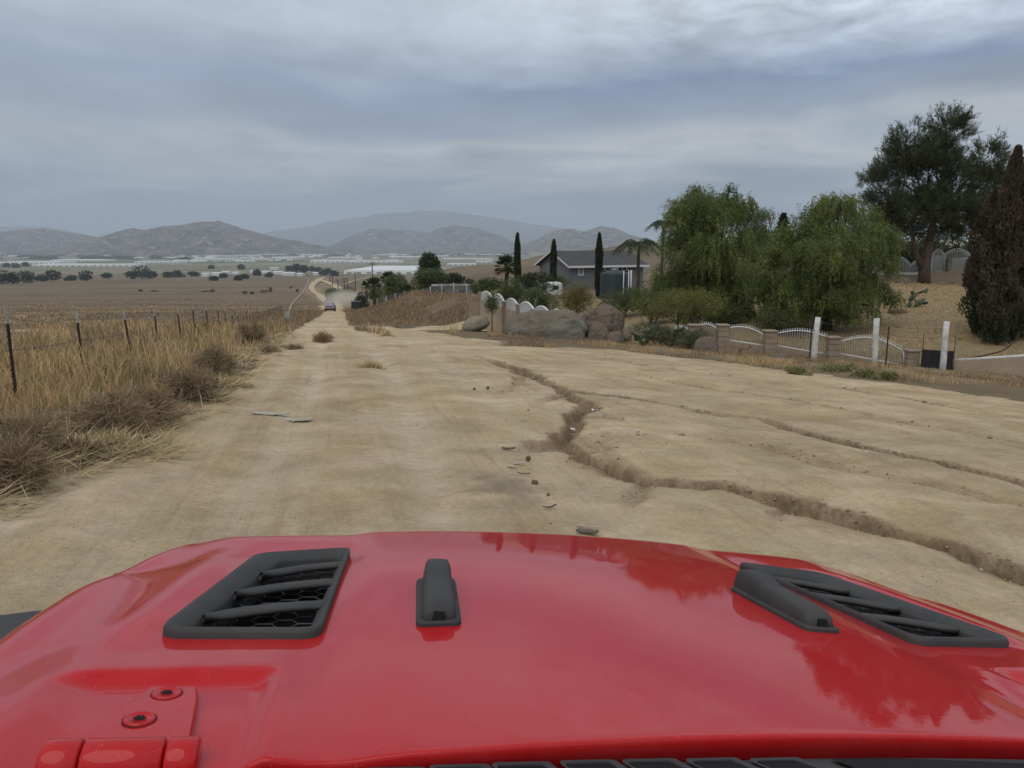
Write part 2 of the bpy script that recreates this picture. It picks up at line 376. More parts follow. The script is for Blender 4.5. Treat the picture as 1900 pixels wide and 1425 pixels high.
def axis(a, b, h, lo, hi, g1, g2):
    c = list(np.arange(a, b, h)); s = h; v = b
    while v < hi: c.append(v); s *= g2(v); v += s
    c.append(hi); s = h; v = a-h; l = []
    while v > lo: l.append(v); s *= g1; v -= s
    l.append(lo); return np.array(l[::-1]+c)
CH, FK = .20, 4                          # coarse cell near the road, and how many fine cells it holds
FX0, FX1, FY0, FY1 = -8.4, 12.8, 3.2, 25.2
xs = axis(FX0, FX1, CH, -30000, 30000, 1.065, lambda v: 1.065)
ys = axis(FY0, FY1, CH, -400, 40000, 1.25, lambda v: 1.028 if v < 180 else 1.045)
xs = np.unique(np.round(np.r_[xs, np.arange(-80, FX0-.5, 1.6), np.arange(FX1+.5, 40, 1.0)], 4))
def grid(xs, ys):
    A, B = np.meshgrid(xs, ys); nx, ny = len(xs), len(ys); I = np.arange(nx*ny).reshape(ny, nx)
    return A.ravel(), B.ravel(), np.stack([I[:-1, :-1], I[:-1, 1:], I[1:, 1:], I[1:, :-1]], -1).reshape(-1, 4), I
cx_, cy_, CF_, CI_ = grid(xs, ys)
cz_, cd_, cw_, cr_, cs_ = ground(cx_, cy_, 2)
cc_ = np.stack([cx_[CF_].mean(1), cy_[CF_].mean(1)], 1)
CF_ = CF_[~((cc_[:, 0] > FX0) & (cc_[:, 0] < FX1) & (cc_[:, 1] > FY0) & (cc_[:, 1] < FY1))]
fxs = np.linspace(FX0, FX1, int(round((FX1-FX0)/CH))*FK+1); fys = np.linspace(FY0, FY1, int(round((FY1-FY0)/CH))*FK+1)
fx_, fy_, FF_, FI_ = grid(fxs, fys)
fz_, fdd_, fw_, fr_, fs_ = ground(fx_, fy_, 2)
for line in (FI_[0], FI_[-1], FI_[:, 0], FI_[:, -1]):       # stitch the border to the coarse cells
    for arr in (fz_, fdd_):
        v = arr[line]; k = np.arange(len(v)); arr[line] = np.interp(k, k[::FK], v[::FK])
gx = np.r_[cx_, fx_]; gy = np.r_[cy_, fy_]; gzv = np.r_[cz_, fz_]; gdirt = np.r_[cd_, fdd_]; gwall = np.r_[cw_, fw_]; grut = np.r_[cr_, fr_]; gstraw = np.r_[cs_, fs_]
FQ = np.concatenate([CF_, FF_+len(cx_)]); fd = gdirt[FQ].mean(1) > .5

def ground_material():
    m = bpy.data.materials.new('sandy_soil'); m.use_nodes = True; t = m.node_tree; b = t.nodes['Principled BSDF']
    b.inputs['Roughness'].default_value = .95; b.inputs['Specular IOR Level'].default_value = .12
    tc = N(t, 'ShaderNodeTexCoord'); P = (tc, 'Object')
    def noise(scale, det=5, rough=.6, vec=P, dist=0):
        n = N(t, 'ShaderNodeTexNoise', inp={'Scale': scale, 'Detail': float(det), 'Roughness': rough, 'Distortion': dist}); L(t, *vec, n, 'Vector'); return n.outputs[0]
    def rng_(v, a, c, lo=0., hi=1.):
        n = N(t, 'ShaderNodeMapRange', inp={1: a, 2: c, 3: lo, 4: hi}); t.links.new(v, n.inputs[0]); return n.outputs[0]
    def mix(f, a, c, mode='MIX'):
        n = N(t, 'ShaderNodeMix', data_type='RGBA', blend_type=mode)
        for i, v in ((0, f), (6, a), (7, c)):
            if isinstance(v, tuple): n.inputs[i].default_value = (*v, 1)
            elif isinstance(v, float): n.inputs[i].default_value = v
            else: t.links.new(v, n.inputs[i])
        return n.outputs[2]
    def mapped(rz, sc):
        n = N(t, 'ShaderNodeMapping', vector_type='TEXTURE'); n.inputs['Rotation'].default_value = (0, 0, rz); n.inputs['Scale'].default_value = sc
        L(t, *P, n, 0); return (n, 0)
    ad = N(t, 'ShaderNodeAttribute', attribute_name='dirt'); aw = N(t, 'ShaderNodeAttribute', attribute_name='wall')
    big = noise(.35, 4); mid = noise(1.7, 6, .65); fine = noise(38, 4, .7); grit = noise(110, 2, .8)
    # --- packed sand with drag marks along the tracks
    tr1 = noise(1.0, 5, .6, mapped(math.radians(12.5), (.55, 9.0, 1)), .4)
    tr1b = noise(1.0, 4, .7, mapped(math.radians(12.5), (.10, 3.0, 1)), .2)
    tr2 = noise(1.0, 5, .6, mapped(math.radians(-62), (.35, 8.0, 1)), .4)
    sx = N(t, 'ShaderNodeSeparateXYZ'); L(t, *P, sx, 0)
    side = rng_(sx.outputs[0], .8, 2.6)
    trn = N(t, 'ShaderNodeMix', data_type='FLOAT'); t.links.new(side, trn.inputs[0]); t.links.new(tr1, trn.inputs[2]); t.links.new(tr2, trn.inputs[3])
    c = mix(rng_(big, .36, .64), (.54, .43, .258), (.445, .345, .195))
    c = mix(rng_(trn.outputs[0], .42, .66, 0, .7), c, (.59, .485, .31))
    c = mix(rng_(tr1b, .52, .66, 0, .55), c, (.38, .295, .18))
    c = mix(rng_(mid, .50, .70, 0, .5), c, (.40, .315, .20))
    c = mix(rng_(noise(.8, 7, .75), .50, .64, 0, .45), c, (.615, .53, .37))
    c = mix(rng_(grit, .57, .68, 0, .55), c, (.21, .16, .105))
    c = mix(rng_(fine, .58, .72, 0, .5), c, (.24, .185, .12))
    c = mix(rng_(noise(.55, 6, .7, P, .5), .50, .66, 0, .6), c, (.63, .515, .375))
    c = mix(rng_(noise(.42, 6, .7, mapped(.4, (1.3, .9, 1)), .6), .55, .68, 0, .55), c, (.44, .32, .165))
    ar = N(t, 'ShaderNodeAttribute', attribute_name='rut')
    c = mix(M(t, 'MULTIPLY', ar.outputs['Fac'], rng_(noise(3.0, 5), .3, .7, .15, .75)), c, (.66, .565, .42))
    # loose grey ash patch with a shape of its own
    ash = N(t, 'ShaderNodeMapping', vector_type='TEXTURE')
    ap = ASH; ash.inputs['Location'].default_value = (ap[0], ap[1], 0); ash.inputs['Scale'].default_value = (.38, .8, 50)
    ash.inputs['Rotation'].default_value = (0, 0, math.radians(12)); L(t, *P, ash, 0)
    ln = N(t, 'ShaderNodeVectorMath', operation='LENGTH'); L(t, ash, 0, ln, 0)
    av = M(t, 'ADD', ln.outputs['Value'], M(t, 'MULTIPLY', M(t, 'SUBTRACT', noise(3.0, 5), .5), 2.2))
    c = mix(rng_(av, .15, 1.1, .5, 0), c, (.12, .112, .10))
    c = mix(M(t, 'MULTIPLY', aw.outputs['Fac'], rng_(noise(6, 5), .25, .6, .35, .95)), c, (.20, .14, .085))  # gully walls: browner subsoil, darkened further to stand for their shade
    # --- dry soil and grass litter off the road
    g = mix(rng_(noise(.9, 6, .7), .35, .65), (.225, .168, .098), (.145, .108, .066))
    g = mix(rng_(noise(.05, 5, .6), .42, .62), g, (.20, .148, .095))
    g = mix(rng_(noise(.012, 5, .65, mapped(0, (2.2, .8, 1))), .45, .60, 0, .75), g, (.125, .092, .066))
    g = mix(rng_(noise(.006, 6, .7, mapped(.2, (3.0, .7, 1)), .6), .53, .63, 0, .6), g, (.235, .18, .115))
    g = mix(rng_(noise(.22, 6, .75, mapped(.1, (1.6, .8, 1))), .48, .62, 0, .6), g, (.13, .10, .066))
    g = mix(rng_(noise(14, 4, .7), .55, .75, 0, .6), g, (.25, .19, .11))
    ast = N(t, 'ShaderNodeAttribute', attribute_name='straw')
    g = mix(M(t, 'MULTIPLY', ast.outputs['Fac'], rng_(noise(2.2, 6, .7), .3, .65, .35, .95)), g, (.34, .255, .14))
    # irrigated and ploughed plots on the valley floor
    vo = N(t, 'ShaderNodeTexVoronoi', feature='F1', inp={'Scale': 1.0}); L(t, *mapped(.12, (620, 300, 1)), vo, 'Vector')
    sc_ = N(t, 'ShaderNodeSeparateColor'); L(t, vo, 'Color', sc_, 0)
    plot = mix(rng_(sc_.outputs[0], .3, .7), (.19, .165, .10), (.27, .235, .165)); plot = mix(rng_(sc_.outputs[1], .7, .75), plot, (.11, .125, .06))
    g = mix(rng_(sx.outputs[1], 1500, 2100), g, plot)
    c = mix(1.0, c, (.985, .935, .93), 'MULTIPLY')
    mott = M(t, 'MULTIPLY', rng_(noise(1.1, 9, .78, P, .3), .28, .72, .74, 1.24), rng_(noise(21, 6, .8), .25, .75, .80, 1.18))
    mott = M(t, 'MULTIPLY', mott, rng_(noise(.16, 4, .6), .35, .65, .90, 1.08))
    mc = N(t, 'ShaderNodeCombineColor')
    for i_ in range(3): t.links.new(mott, mc.inputs[i_])
    c = mix(1.0, c, mc.outputs[0], 'MULTIPLY')
    f = M(t, 'ADD', ad.outputs['Fac'], M(t, 'MULTIPLY', M(t, 'SUBTRACT', noise(5.0, 6, .7), .5), .9))
    col = mix(rng_(f, .38, .62), g, c)
    t.links.new(col, b.inputs['Base Color'])
    h = M(t, 'ADD', M(t, 'MULTIPLY', fine, .5), M(t, 'MULTIPLY', noise(9, 6, .7), 1.2))
    h = M(t, 'ADD', h, M(t, 'MULTIPLY', trn.outputs[0], .6)); h = M(t, 'ADD', h, M(t, 'MULTIPLY', grit, .35))
    bp = N(t, 'ShaderNodeBump', inp={'Strength': .8, 'Distance': .04}); t.links.new(h, bp.inputs['Height']); L(t, bp, 0, b, 'Normal')
    return m
ASH = gp(930, 905, f=base0)
GM = ground_material()
for nm, sel, lab, cat in (('dirt_road', fd, 'pale rutted dirt road running downhill with eroded gullies', 'road'),
                          ('field', ~fd, 'brown dry grass hillside and valley floor', 'field')):
    F = FQ[sel]; u, inv = np.unique(F, return_inverse=True)
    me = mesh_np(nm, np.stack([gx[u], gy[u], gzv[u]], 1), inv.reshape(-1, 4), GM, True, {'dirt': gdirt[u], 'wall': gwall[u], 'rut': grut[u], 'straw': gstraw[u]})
    tag(link(nm, me), lab, cat, kind='structure')

# the far stretches of the tracks, laid as narrow sheets on the slope
def track(P, ws, y0, lab):
    P = smooth_line(P[::2], 6) if len(P) > 12 else P
    wv = np.interp(np.linspace(0, 1, len(P)), np.linspace(0, 1, len(ws)), ws); k = P[:, 1] > y0; P = P[k]; wv = wv[k]
    T = np.gradient(P, axis=0); T /= np.hypot(*T.T)[:, None]; Nn = np.stack([T[:, 1], -T[:, 0]], 1); V = []; m = 7; rr = np.random.default_rng(len(P))
    for j in range(m):
        q = P+Nn*((j/(m-1)-.5)*wv*(1+.25*rr.normal(size=len(P))*(j in (0, m-1))))[:, None]
        V.append(np.stack([q[:, 0], q[:, 1], ground(q[:, 0], q[:, 1])+.02+.0011*q[:, 1]*sst(q[:, 1], y0, y0+110)-.10*(j in (0, m-1))], 1))
    V = np.stack(V, 1); n = len(P); I = np.arange(n*m).reshape(n, m); F = np.stack([I[:-1, :-1], I[:-1, 1:], I[1:, 1:], I[1:, :-1]], -1).reshape(-1, 4)
    F = F[:, ::-1] if np.cross(V[1, 0]-V[0, 0], V[0, 1]-V[0, 0])[2] < 0 else F
    o = link('dirt_track', mesh_np('dirt_track', V.reshape(-1, 3), F, GM, True, {'dirt': np.full(n*m, 1.2), 'wall': np.zeros(n*m)})); tag(o, lab, 'road', kind='structure')
track(ROADS[0][0], ROADS[0][1], 150, 'pale far stretch of the dirt road winding into the valley')
track(ROADS[1][0], ROADS[1][1], 150, 'pale side track joining the far dirt road')
track(ROADS[2][0], ROADS[2][1], 150, 'thin pale track crossing the brown hill slope')

# ------------------------------------------------------------------ mountains
HILLM = mat('rocky_hillside', (.155, .12, .09), .95, col2=(.095, .085, .055), vs=.0035, bump=.0, det=9)
def rock_on_hill():
    m = bpy.data.materials.new('hill_rock'); m.use_nodes = True; t = m.node_tree; b = t.nodes['Principled BSDF']
    b.inputs['Roughness'].default_value = .95; b.inputs['Specular IOR Level'].default_value = .1
    tc = N(t, 'ShaderNodeTexCoord')
    def ns(s, d=8): n = N(t, 'ShaderNodeTexNoise', inp={'Scale': s, 'Detail': float(d), 'Roughness': .7}); L(t, tc, 'Object', n, 'Vector'); return n
    x = N(t, 'ShaderNodeMix', data_type='RGBA'); x.inputs[6].default_value = (.045, .042, .030, 1); x.inputs[7].default_value = (.165, .125, .10, 1)
    r = N(t, 'ShaderNodeMapRange', inp={1: .38, 2: .62}); L(t, ns(.006), 0, r, 0); L(t, r, 0, x, 0)
    y = N(t, 'ShaderNodeMix', data_type='RGBA'); y.inputs[7].default_value = (.38, .34, .29, 1); L(t, x, 2, y, 6)
    r2 = N(t, 'ShaderNodeMapRange', inp={1: .56, 2: .64}); L(t, ns(.016, 6), 0, r2, 0); L(t, r2, 0, y, 0)
    L(t, y, 2, b, 'Base Color'); return m
HILLM = rock_on_hill()
def mountain(name, sil, Y, depth, label, nx=190, ny=80, rough=.20):
    sx = np.array([W(px, py, Y).x for px, py in sil]); sz = np.array([W(px, py, Y).z for px, py in sil])
    bz = -92+EYE
    x = np.linspace(sx[0], sx[-1], nx); v = np.linspace(-1, 1, ny); Xg, Vg = np.meshgrid(x, v)
    H = np.maximum(np.interp(Xg, sx, sz)-bz, 0)
    tap = np.minimum(sst(Xg, sx[0], sx[0]+.04*(sx[-1]-sx[0])), 1-sst(Xg, sx[-1]-.04*(sx[-1]-sx[0]), sx[-1]))
    Yg = Y+Vg*depth*(.55+.45*H/max(H.max(), 1))
    rr = 1-np.abs(fbm(Xg/(depth*.55), Yg/(depth*.55), 5, .55))*1.0
    sh = np.clip(1-np.abs(Vg), 0, 1)**.8
    Z = bz-8+H*tap*np.clip(sh*(1-(1-sh)*(1-rr)*1.6), 0, 1.0)+rough*H*sh*(1-sh)*4*fbm(Xg/(depth*.13), Yg/(depth*.13), 4)
    Z += .06*H*fbm(Xg/(depth*.07), Yg/(depth*.07), 4, .65)*sh
    I = np.arange(nx*ny).reshape(ny, nx); F = np.stack([I[:-1, :-1], I[:-1, 1:], I[1:, 1:], I[1:, :-1]], -1).reshape(-1, 4)
    o = link(name, mesh_np(name, np.stack([Xg, Yg, Z], -1).reshape(-1, 3), F, HILLM, True))
    return tag(o, label, 'hill', kind='structure')
mountain('hill', [(-420, 470), (-250, 440), (-120, 432), (0, 429), (40, 425), (75, 422), (105, 425), (150, 433), (180, 438), (215, 446), (260, 462), (300, 472)], 9600, 1500, 'low hazy rocky hill standing left of the big valley hill')
mountain('hill', [(70, 472), (130, 456), (185, 438), (215, 427), (245, 421), (270, 425), (310, 417), (360, 412), (405, 408), (440, 418), (470, 428), (520, 440), (560, 446), (600, 455), (640, 459), (700, 472)], 8000, 1300, 'big boulder strewn hill with a broad hump above the valley town', 280, 110)
mountain('hill', [(570, 472), (610, 456), (640, 441), (690, 422), (720, 424), (780, 428), (800, 430), (820, 420), (850, 417), (890, 424), (930, 436), (960, 452), (1000, 470)], 11200, 1700, 'pale twin humped hill behind the round dark tree')
mountain('hill', [(900, 472), (960, 455), (1000, 440), (1040, 421), (1060, 424), (1085, 427), (1115, 417), (1140, 421), (1165, 432), (1200, 443), (1260, 455), (1330, 462), (1400, 472)], 9800, 1500, 'pale rocky hill rising behind the grey house')
mountain('mountain', [(-300, 450), (-100, 425), (0, 420), (50, 417), (90, 420), (150, 432), (230, 450), (330, 466)], 20000, 3000, 'faint far mountain peeking over the left hill')
mountain('mountain', [(400, 466), (450, 442), (505, 428), (560, 421), (600, 412), (660, 402), (700, 396), (740, 392), (780, 389), (820, 388), (880, 398), (950, 407), (1010, 418), (1080, 426), (1160, 440), (1300, 455), (1450, 466)], 21000, 4000, 'huge faint blue mountain in the haze behind the valley')

# ------------------------------------------------------------------ haze
hz = MB().box((0, 24000, 520), (90000, 52000, 1280))
hm = bpy.data.materials.new('haze_air'); hm.use_nodes = True; t = hm.node_tree; t.nodes.clear()
pv_ = N(t, 'ShaderNodeVolumePrincipled'); pv_.inputs['Color'].default_value = (.71, .80, .91, 1); pv_.inputs['Density'].default_value = 7.8e-5; pv_.inputs['Anisotropy'].default_value = .0
L(t, pv_, 0, N(t, 'ShaderNodeOutputMaterial'), 'Volume')
tag(hz.build('haze', hm), 'thin pale haze hanging over the whole valley', 'haze', kind='stuff')

# ------------------------------------------------------------------ the red car whose hood fills the foreground
def _basis(yaw, pit, rol):
    F = Vector((math.sin(yaw)*math.cos(pit), math.cos(yaw)*math.cos(pit), math.sin(pit)))
    R = F.cross(Vector((0, 0, 1))).normalized(); U = R.cross(F)
    return R*math.cos(rol)-U*math.sin(rol), F, U*math.cos(rol)+R*math.sin(rol)
CR, CF, CU = _basis(math.radians(-12.48), math.radians(-7.28), math.radians(6.99))
CA0, CSC = .404, .325                        # eye sits .404 m left of the middle, .325 m above the dome
CARM = Matrix(((CR.x, CF.x, CU.x, 0), (CR.y, CF.y, CU.y, 0), (CR.z, CF.z, CU.z, 0), (0, 0, 0, 1)))
CORG = Vector((0, 0, EYE))+CR*CA0-CU*CSC     # car frame: x right of the middle, y ahead of the eye, z above the dome top
def hp(px, py, z=0.0):                       # pixel -> car frame at height z
    d = Vector(ray(px, py)); s = (CSC-z)/-(d.dot(CU)); return d.dot(CR)*s-CA0, d.dot(CF)*s
car = empty('off_road_car'); car.matrix_world = Matrix.Translation(CORG) @ CARM
tag(car, 'red off road car whose glossy hood has black vents and washer nozzles', 'car')

def paint():
    m = bpy.data.materials.new('red_car_paint'); m.use_nodes = True; t = m.node_tree; b = t.nodes['Principled BSDF']
    tc = N(t, 'ShaderNodeTexCoord')
    n = N(t, 'ShaderNodeTexNoise', inp={'Scale': 3.0, 'Detail': 5.0}); L(t, tc, 'Object', n, 'Vector')
    n2 = N(t, 'ShaderNodeTexNoise', inp={'Scale': 420.0, 'Detail': 1.0}); L(t, tc, 'Object', n2, 'Vector')
    x = N(t, 'ShaderNodeMix', data_type='RGBA'); x.inputs[6].default_value = (.47, .007, .011, 1); x.inputs[7].default_value = (.44, .014, .016, 1)
    r = N(t, 'ShaderNodeMapRange', inp={1: .35, 2: .75, 3: 0.0, 4: .30}); L(t, n, 0, r, 0); L(t, r, 0, x, 0)
    y = N(t, 'ShaderNodeMix', data_type='RGBA'); y.inputs[7].default_value = (.45, .30, .22, 1); L(t, x, 2, y, 6)   # specks of dust
    r3 = N(t, 'ShaderNodeMapRange', inp={1: .725, 2: .78, 3: 0.0, 4: .5}); L(t, n2, 0, r3, 0); L(t, r3, 0, y, 0)
    n4 = N(t, 'ShaderNodeTexNoise', inp={'Scale': 9.0, 'Detail': 8.0, 'Roughness': .75}); L(t, tc, 'Object', n4, 'Vector')
    d = N(t, 'ShaderNodeMix', data_type='RGBA'); d.inputs[7].default_value = (.42, .33, .25, 1); L(t, y, 2, d, 6)                 # thin film of road dust
    r4 = N(t, 'ShaderNodeMapRange', inp={1: .35, 2: .75, 3: .0, 4: .06}); L(t, n4, 0, r4, 0); L(t, r4, 0, d, 0)
    L(t, d, 2, b, 'Base Color'); b.inputs['Roughness'].default_value = .42; b.inputs['Specular IOR Level'].default_value = .04
    b.inputs['Coat Weight'].default_value = 1.0; b.inputs['Coat IOR'].default_value = 1.33
    r2 = N(t, 'ShaderNodeMapRange', inp={1: .3, 2: .75, 3: .006, 4: .03}); L(t, n, 0, r2, 0); L(t, r2, 0, b, 'Coat Roughness')
    op = N(t, 'ShaderNodeTexNoise', inp={'Scale': 160.0, 'Detail': 2.0}); L(t, tc, 'Object', op, 'Vector')
    bp = N(t, 'ShaderNodeBump', inp={'Strength': .018, 'Distance': .002}); L(t, op, 0, bp, 'Height'); L(t, bp, 0, b, 'Coat Normal')   # orange peel
    return m
PAINT = paint()
PLASTIC = mat('black_textured_plastic', (.038, .038, .039), .6, col2=(.062, .058, .052), vs=9, bump=.25, bs=700, spec=.35)
DARK = mat('dark_engine_bay', (.006, .006, .006), .8)
WIREM = mat('black_wire_mesh', (.06, .06, .063), .5, spec=.5)
GREYP = mat('grey_cowl_plastic', (.05, .053, .054), .6, bump=.15, bs=700)

WB = [(.40, .80), (.62, .80), (1.04, .785), (1.18, .772), (1.32, .748), (1.42, .715), (1.48, .68), (1.53, .635), (1.60, .60)]
def hw(b): return np.interp(b, [p[0] for p in WB], [p[1] for p in WB])
def hood_z(a, b):
    a = np.asarray(a, float); b = np.asarray(b, float); A = np.abs(a)
    fr = sst(b, .85, 1.40)
    z = .0065-.0105*(np.minimum(A, .33)/.33)**2
    w0, w1 = .318-.01*fr, .42-.045*fr
    step = (.010+.007*fr)*sst(A, w0, w1)*(1-.6*sst(b, 1.28, 1.46))
    z = z-step-.012*np.clip((A-.36)/.40, 0, 1)**1.3
    # crease that runs outside the vent
    cr = .585+.10*(1.15-b)
    z = z+.007*np.exp(-((A-cr)/.032)**2)*sst(b, .86, 1.0)*(1-sst(b, 1.30, 1.42))
    z = z-.016*sst(A, cr, cr+.12)
    # pocket for the hinge
    z = z+.012*sst(A, .36, .46)*(1-sst(b, .70, .95))
    pk = sst(A, .435, .462)*(1-sst(A, .60, .66))*(1-sst(b, .795, .822))
    z = z-.013*pk
    z = z-.014*sst(b, 1.05, 1.5)*((b-1.05)/.45)
    return z
VQ = [(-.360, 1.335), (-.400, .905), (-.580, .915), (-.512, 1.285)]     # vent outline, left: inner front, inner rear, outer rear, outer front
def lerp(p, q, t): return (p[0]+(q[0]-p[0])*t, p[1]+(q[1]-p[1])*t)
def hood_mesh():
    # across: flat part, rolled edge, side skirt; along: rear lip, flat part, rolled nose
    r = .055; na = 97
    u = np.linspace(-1, 1, 2*na+1)
    arc = np.linspace(0, PI/2, 9)[1:]
    rows = []
    bl = list(np.linspace(.622, 1.46, 130)); nose = np.linspace(0, PI/2, 12)[1:]; rn = .10
    seq = [(.636, -.030, 0), (.6275, -.014, 0), (.6255, -.006, 0), (.6262, -.0012, 0), (.6275, -.0002, 0), (.6300, 0, 0)]+[(b, 0, 0) for b in bl[3:]]
    seq += [(1.46+rn*math.sin(t), -rn*(1-math.cos(t)), t) for t in nose]+[(1.562, -rn-.10, PI/2)]
    V = []
    for b, dz, t in seq:
        w = float(hw(b))-r-.03*math.sin(t); a = u*w; z = hood_z(a, np.full_like(a, min(b, 1.5)))+dz
        bb = np.full_like(a, b); bb = bb-.10*(np.abs(a)/.6)**3*(.4 if b > 1.4 else .4*sst(b, 1.2, 1.4))
        back = (np.abs(a) > .455) & (b < .66); bb = np.where(back, bb-.05*(1-(b-.6255)/.0345), bb)
        row = []
        ed = 1.0
        for sg in (-1,):
            zz0 = z[0]
            row += [(-(w+r), bb[0], zz0-r-.13), (-(w+r), bb[0], zz0-r-.05)]
            for q in arc[::-1]: row.append((-(w+r*math.sin(q)), bb[0], zz0-r*(1-math.cos(q))))
        row += list(zip(a, bb, z))
        for q in arc: row.append((w+r*math.sin(q), bb[-1], z[-1]-r*(1-math.cos(q))))
        row += [((w+r), bb[-1], z[-1]-r-.05), ((w+r), bb[-1], z[-1]-r-.13)]
        V.append(row)
    V = np.array(V); nr, nc = V.shape[:2]
    I = np.arange(nr*nc).reshape(nr, nc); F = np.stack([I[:-1, :-1], I[:-1, 1:], I[1:, 1:], I[1:, :-1]], -1).reshape(-1, 4)
    P = V.reshape(-1, 3); C = P[F].mean(1)
    cx, cy = np.mean([p[0] for p in VQ]), np.mean([p[1] for p in VQ])
    q = [(cx+(p[0]-cx)*.86, cy+(p[1]-cy)*.92) for p in VQ]
    hole = inpoly(-np.abs(C[:, 0]), C[:, 1], q) & (C[:, 2] > -.12)
    return P, F[~hole]
P_, F_ = hood_mesh()
hood = link('hood', mesh_np('hood', P_, F_, PAINT, True), car)

def surf(a, b, h=0.0): return Vector((a, b, float(hood_z(a, b))+h))
def quadpt(s, t, Q=VQ): return lerp(lerp(Q[1], Q[2], s), lerp(Q[0], Q[3], s), t)
def rounded(poly, r, n=5):
    out = []; k = len(poly)
    for i in range(k):
        p0, p1, p2 = (Vector(poly[(i+j-1) % k]) for j in range(3)); d0 = (p0-p1).normalized(); d1 = (p2-p1).normalized()
        a, c = p1+d0*r, p1+d1*r
        for j in range(n+1):
            t = j/n; out.append(tuple(a*(1-t)**2+p1*2*t*(1-t)+c*t*t))
    return out
def vent(sg):
    root = empty('hood_vent'); root.parent = car
    fx = lambda p: Vector((p[0]*-sg, p[1], p[2]))
    outer = rounded(VQ, .028)
    op = [quadpt(.09, .935), quadpt(.10, .065), quadpt(.86, .055), quadpt(.70, .93)]; inner = rounded(op, .012)
    # frame: profile swept between the outer outline and the opening
    n = len(outer); mb = MB(); V = []
    for k, (f, h) in enumerate(((0, -.004), (0, .007), (.10, .012), (.30, .012), (.55, .0085), (.92, .002), (1.0, -.002), (1.0, -.034))):
        for i in range(n):
            p = lerp(outer[i], inner[i], f); V.append(fx(surf(p[0], p[1], h)))
    F = [(k*n+i, k*n+(i+1) % n, (k+1)*n+(i+1) % n, (k+1)*n+i) for k in range(7) for i in range(n)]
    if sg < 0: F = [q[::-1] for q in F]
    mb.add(V, F, True); mb.build('vent_frame', PLASTIC, root)
    tray = MB(); top = [fx(surf(p[0], p[1], -.033)) for p in inner]; bot = [v+Vector((0, 0, -.05)) for v in top]
    m_ = len(inner); tray.add(top+bot, [(i, (i+1) % m_, m_+(i+1) % m_, m_+i) for i in range(m_)]+[tuple(range(m_, 2*m_))]); tray.build('tray', DARK, root)
    # curved slats
    for t0, s1 in ((.28, .84), (.53, .79), (.78, .74)):
        pts = []
        for k in range(12):
            f = k/11; s = s1*(1-f)+.06*f; tt = t0-.105*(1-f)**2.2+.015*f
            p = quadpt(s, tt); pts.append((p, f))
        mb = MB(); V = []; sec = 8
        for i, (p, f) in enumerate(pts):
            p0 = pts[max(i-1, 0)][0]; p1 = pts[min(i+1, 11)][0]; tx, ty = p1[0]-p0[0], p1[1]-p0[1]; l = math.hypot(tx, ty); nx_, ny_ = -ty/l, tx/l
            w = .020*min(1, .22+f*6)
            for j in range(sec):
                q = 2*PI*j/sec; o = math.cos(q)*w; h = math.sin(q)*.0065+.001-.003*(o/w)
                V.append(fx(surf(p[0]+nx_*o, p[1]+ny_*o, h)))
        F = [(i*sec+j, i*sec+(j+1) % sec, (i+1)*sec+(j+1) % sec, (i+1)*sec+j) for i in range(11) for j in range(sec)]
        F += [tuple(range(sec)), tuple(range(11*sec, 12*sec))[::-1]]
        mb.add(V, F, True).build('slat', PLASTIC, root)
    # honeycomb mesh
    mb = MB(); R = .0165; seen = set()
    for i in range(-14, 15):
        for j in range(-18, 19):
            cx = -.47+i*R*1.5; cy = 1.10+(j+(i % 2)*.5)*R*math.sqrt(3)
            ps = [(cx+R*math.cos(k*PI/3), cy+R*math.sin(k*PI/3)) for k in range(6)]
            for k in range(6):
                a, b = ps[k], ps[(k+1) % 6]; key = (round((a[0]+b[0])*500), round((a[1]+b[1])*500))
                if key in seen: continue
                seen.add(key)
                xx = np.array([a[0], b[0]]); yy = np.array([a[1], b[1]])
                if inpoly(xx, yy, inner).sum() >= 1:
                    mb.tube([fx(surf(*a, -.013)), fx(surf(*b, -.013))], .0011, 4, False)
    mb.build('honeycomb_mesh', WIREM, root)
vent(1); vent(-1)

